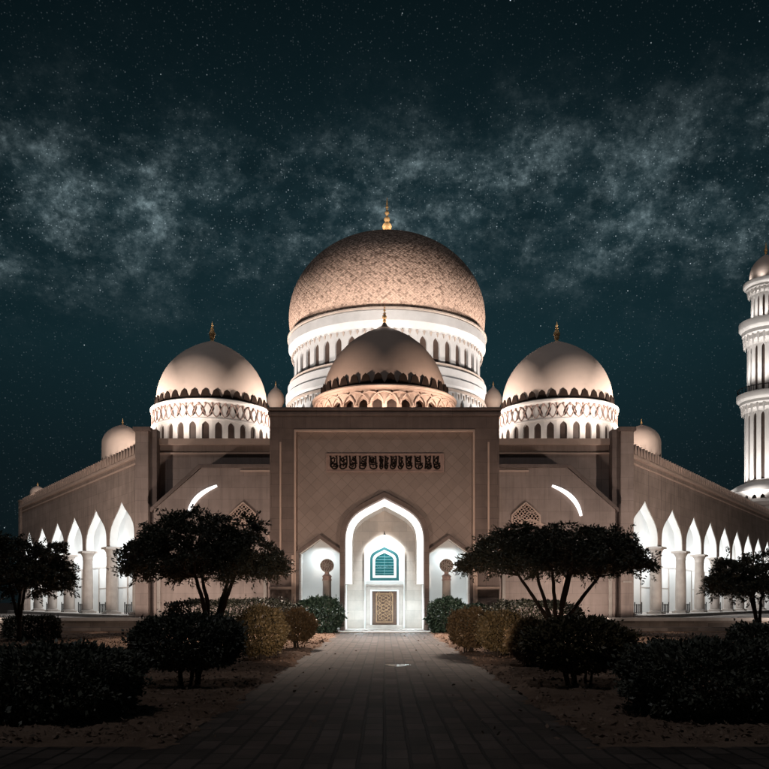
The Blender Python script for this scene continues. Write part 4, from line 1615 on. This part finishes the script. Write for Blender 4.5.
bush('bush', 'leafy dark green shrub before the niche left of the door', 'shrub', -3.55, 43.4, 1.22, .8, .02, 1.85, 'leaf_green', 9000, .15, G, .4, stems=False, seed=10)
bush('bush', 'leafy dark green shrub before the niche right of the door', 'shrub', 3.35, 43.4, .95, .8, .02, 1.85, 'leaf_green', 8000, .15, G, .4, stems=False, seed=11)
GH = 'low dark hedges by the walls'
bush('hedge', 'long low dark hedge against the wall behind the left tree', 'hedge', -8.1, 42.5, 3.4, .8, .0, 1.78, 'leaf_dark', 14000, .14, GH, .95, stems=False, seed=12)
bush('hedge', 'long low dark hedge against the wall behind the right tree', 'hedge', 7.8, 42.5, 2.6, .8, .0, 1.70, 'leaf_dark', 12000, .14, GH, .95, stems=False, seed=13)
bush('hedge', 'square dark hedge below the terrace at the far left', 'hedge', -16.1, 36.5, 1.15, .7, -.05, 1.02, 'leaf_hedge', 9000, .11, GH, 1.0, stems=False, seed=14)
bush('bush', 'small dark green clump between right niche shrub and right hedge', 'shrub', 4.75, 43.2, .75, .6, .0, 1.55, 'leaf_green', 5000, .14, G, .5, stems=False, seed=15)
bush('bush', 'dark shrub at the far right behind the wide corner shrub', 'shrub', 8.2, 17.5, .62, .6, .1, 1.18, 'leaf_hedge', 9000, .08, G, .5, seed=16)


def tree(label, bx, by, limbs, crown, zlow, ztop, seed, nclump, nleaf, leafmat='leaf_tree', r0=.13, sprays=True):
    """spreading flat-crowned tree: limbs fork low, sprays of leaflets hang off the twig ends"""
    rg = np.random.default_rng(seed)
    cxc, cyc, rx, ry = crown
    t_o = thing('tree', label, 'tree', (bx, by, 0), 'spreading garden trees')
    # clump centres in a flat-bottomed dome
    C = []
    while len(C) < nclump:
        p = rg.uniform(-1, 1, 3)
        rr = p[0] ** 2 + p[1] ** 2
        if rr > 1:
            continue
        hgt = (1 - rr ** 2.6 * .8) * (ztop - zlow) * (1 + .07 * math.sin(5 * p[0] + seed))
        low = .10 * rr * 0 + (rr ** .5 - .75) * .35 * (1 if rr > .55 else 0)
        z = zlow + .25 + (p[2] * .5 + .5) ** .8 * max(.12, hgt - .35) + .25 * rr
        C.append((cxc + p[0] * rx * .93, cyc + p[1] * ry * .93, z))
    C = np.array(C)
    m_ = MB()
    tips = []
    for (tx, tz, ty) in limbs:
        mid = Vector((bx + (tx - bx) * .55 + rg.uniform(-.06, .06), by + (ty - by) * .5, tz * .60 + .1))
        base_p = Vector((bx + rg.uniform(-.1, .1), by + rg.uniform(-.06, .06), -.1))
        low_p = Vector((base_p.x + (tx - bx) * .12, by, .75))
        pts = [base_p, low_p, mid, Vector((tx, ty, tz))]
        fine = []
        for i in range(3):
            for k in range(4):
                f_ = k / 4
                q_ = pts[i].lerp(pts[i + 1], f_)
                fine.append(q_ + Vector((rg.uniform(-.02, .02), rg.uniform(-.02, .02), 0)))
        fine.append(pts[3])
        nn = len(fine)
        m_.tube(fine, [r0 * (1 - .55 * i / (nn - 1)) for i in range(nn)], 8)
        tips.append(Vector((tx, ty, tz)))
    for c_ in C[:: max(1, len(C) // 46)]:
        c_ = Vector(c_)
        tp = min(tips, key=lambda q_: (q_ - c_).length)
        md = tp.lerp(c_, .5) + Vector((rg.uniform(-.12, .12), rg.uniform(-.12, .12), -.12))
        m_.tube([tp - Vector((0, 0, .05)), md, c_], [r0 * .34, r0 * .22, r0 * .08], 6)
    build(m_, 'trunk', 'bark', t_o)
    # leaf sprays
    per = nleaf // nclump
    PP, DD = [], []
    for c_ in C:
        out = np.array([c_[0] - cxc, c_[1] - cyc, 0])
        out = out / (np.linalg.norm(out) + .3)
        ns = 7
        for s2 in range(ns):
            dv = out * .9 + rg.normal(0, .55, 3) * np.array([1, 1, .45]) + np.array([0, 0, -.02])
            dv /= np.linalg.norm(dv)
            k = per // ns
            tt = rg.uniform(0, 1, k)
            ln_ = rg.uniform(.40, .72)
            org = np.array(c_) + rg.normal(0, .08, 3)
            pos = org + dv * (tt * ln_)[:, None] + np.array([0, 0, -1.0]) * (tt ** 2 * .13)[:, None] + rg.normal(0, .035, (k, 3))
            side = rg.normal(0, 1, (k, 3))
            PP.append(pos)
            DD.append(dv * .8 + side * .55)
    PP, DD = np.vstack(PP), np.vstack(DD)
    Ls = rg.uniform(.09, .17, len(PP))
    link('crown', quad_mesh('crown', leaf_quads(PP, DD, Ls, Ls * rg.uniform(.28, .45, len(PP))), leafmat), t_o)
    return t_o


tree('dark umbrella shaped tree with forked trunk before the left side wall', -6.45, 30.0,
     [(-7.15, 2.75, 30.1), (-5.55, 2.8, 29.9), (-7.0, 2.7, 30.7), (-5.9, 2.9, 30.6)], (-6.75, 30, 3.05, 2.2), 2.35, 4.95, 21, 240, 64000)
tree('dark umbrella shaped tree with many slanting limbs before the right side wall', 6.45, 30.0,
     [(5.0, 2.75, 30.0), (5.75, 2.9, 30.5), (6.2, 2.9, 29.6), (7.0, 3.0, 30.3), (8.05, 2.7, 30.0), (6.9, 2.8, 29.5)], (6.45, 30, 3.45, 2.3), 2.55, 4.62, 22, 250, 66000, r0=.11)
tree('rounded small tree cut by the left edge of the view', -15.3, 33.5,
     [(-15.8, 2.9, 33.5), (-14.9, 2.9, 33.4), (-15.4, 3.0, 33.9)], (-15.1, 33.5, 1.85, 1.6), 1.75, 4.35, 23, 120, 34000, r0=.09)
tree('rounded small tree cut by the right edge of the view', 15.6, 33.5,
     [(15.2, 2.7, 33.5), (15.9, 2.7, 33.4), (15.5, 2.8, 33.9)], (15.5, 33.5, 1.62, 1.5), 1.75, 3.75, 24, 110, 30000, r0=.09)
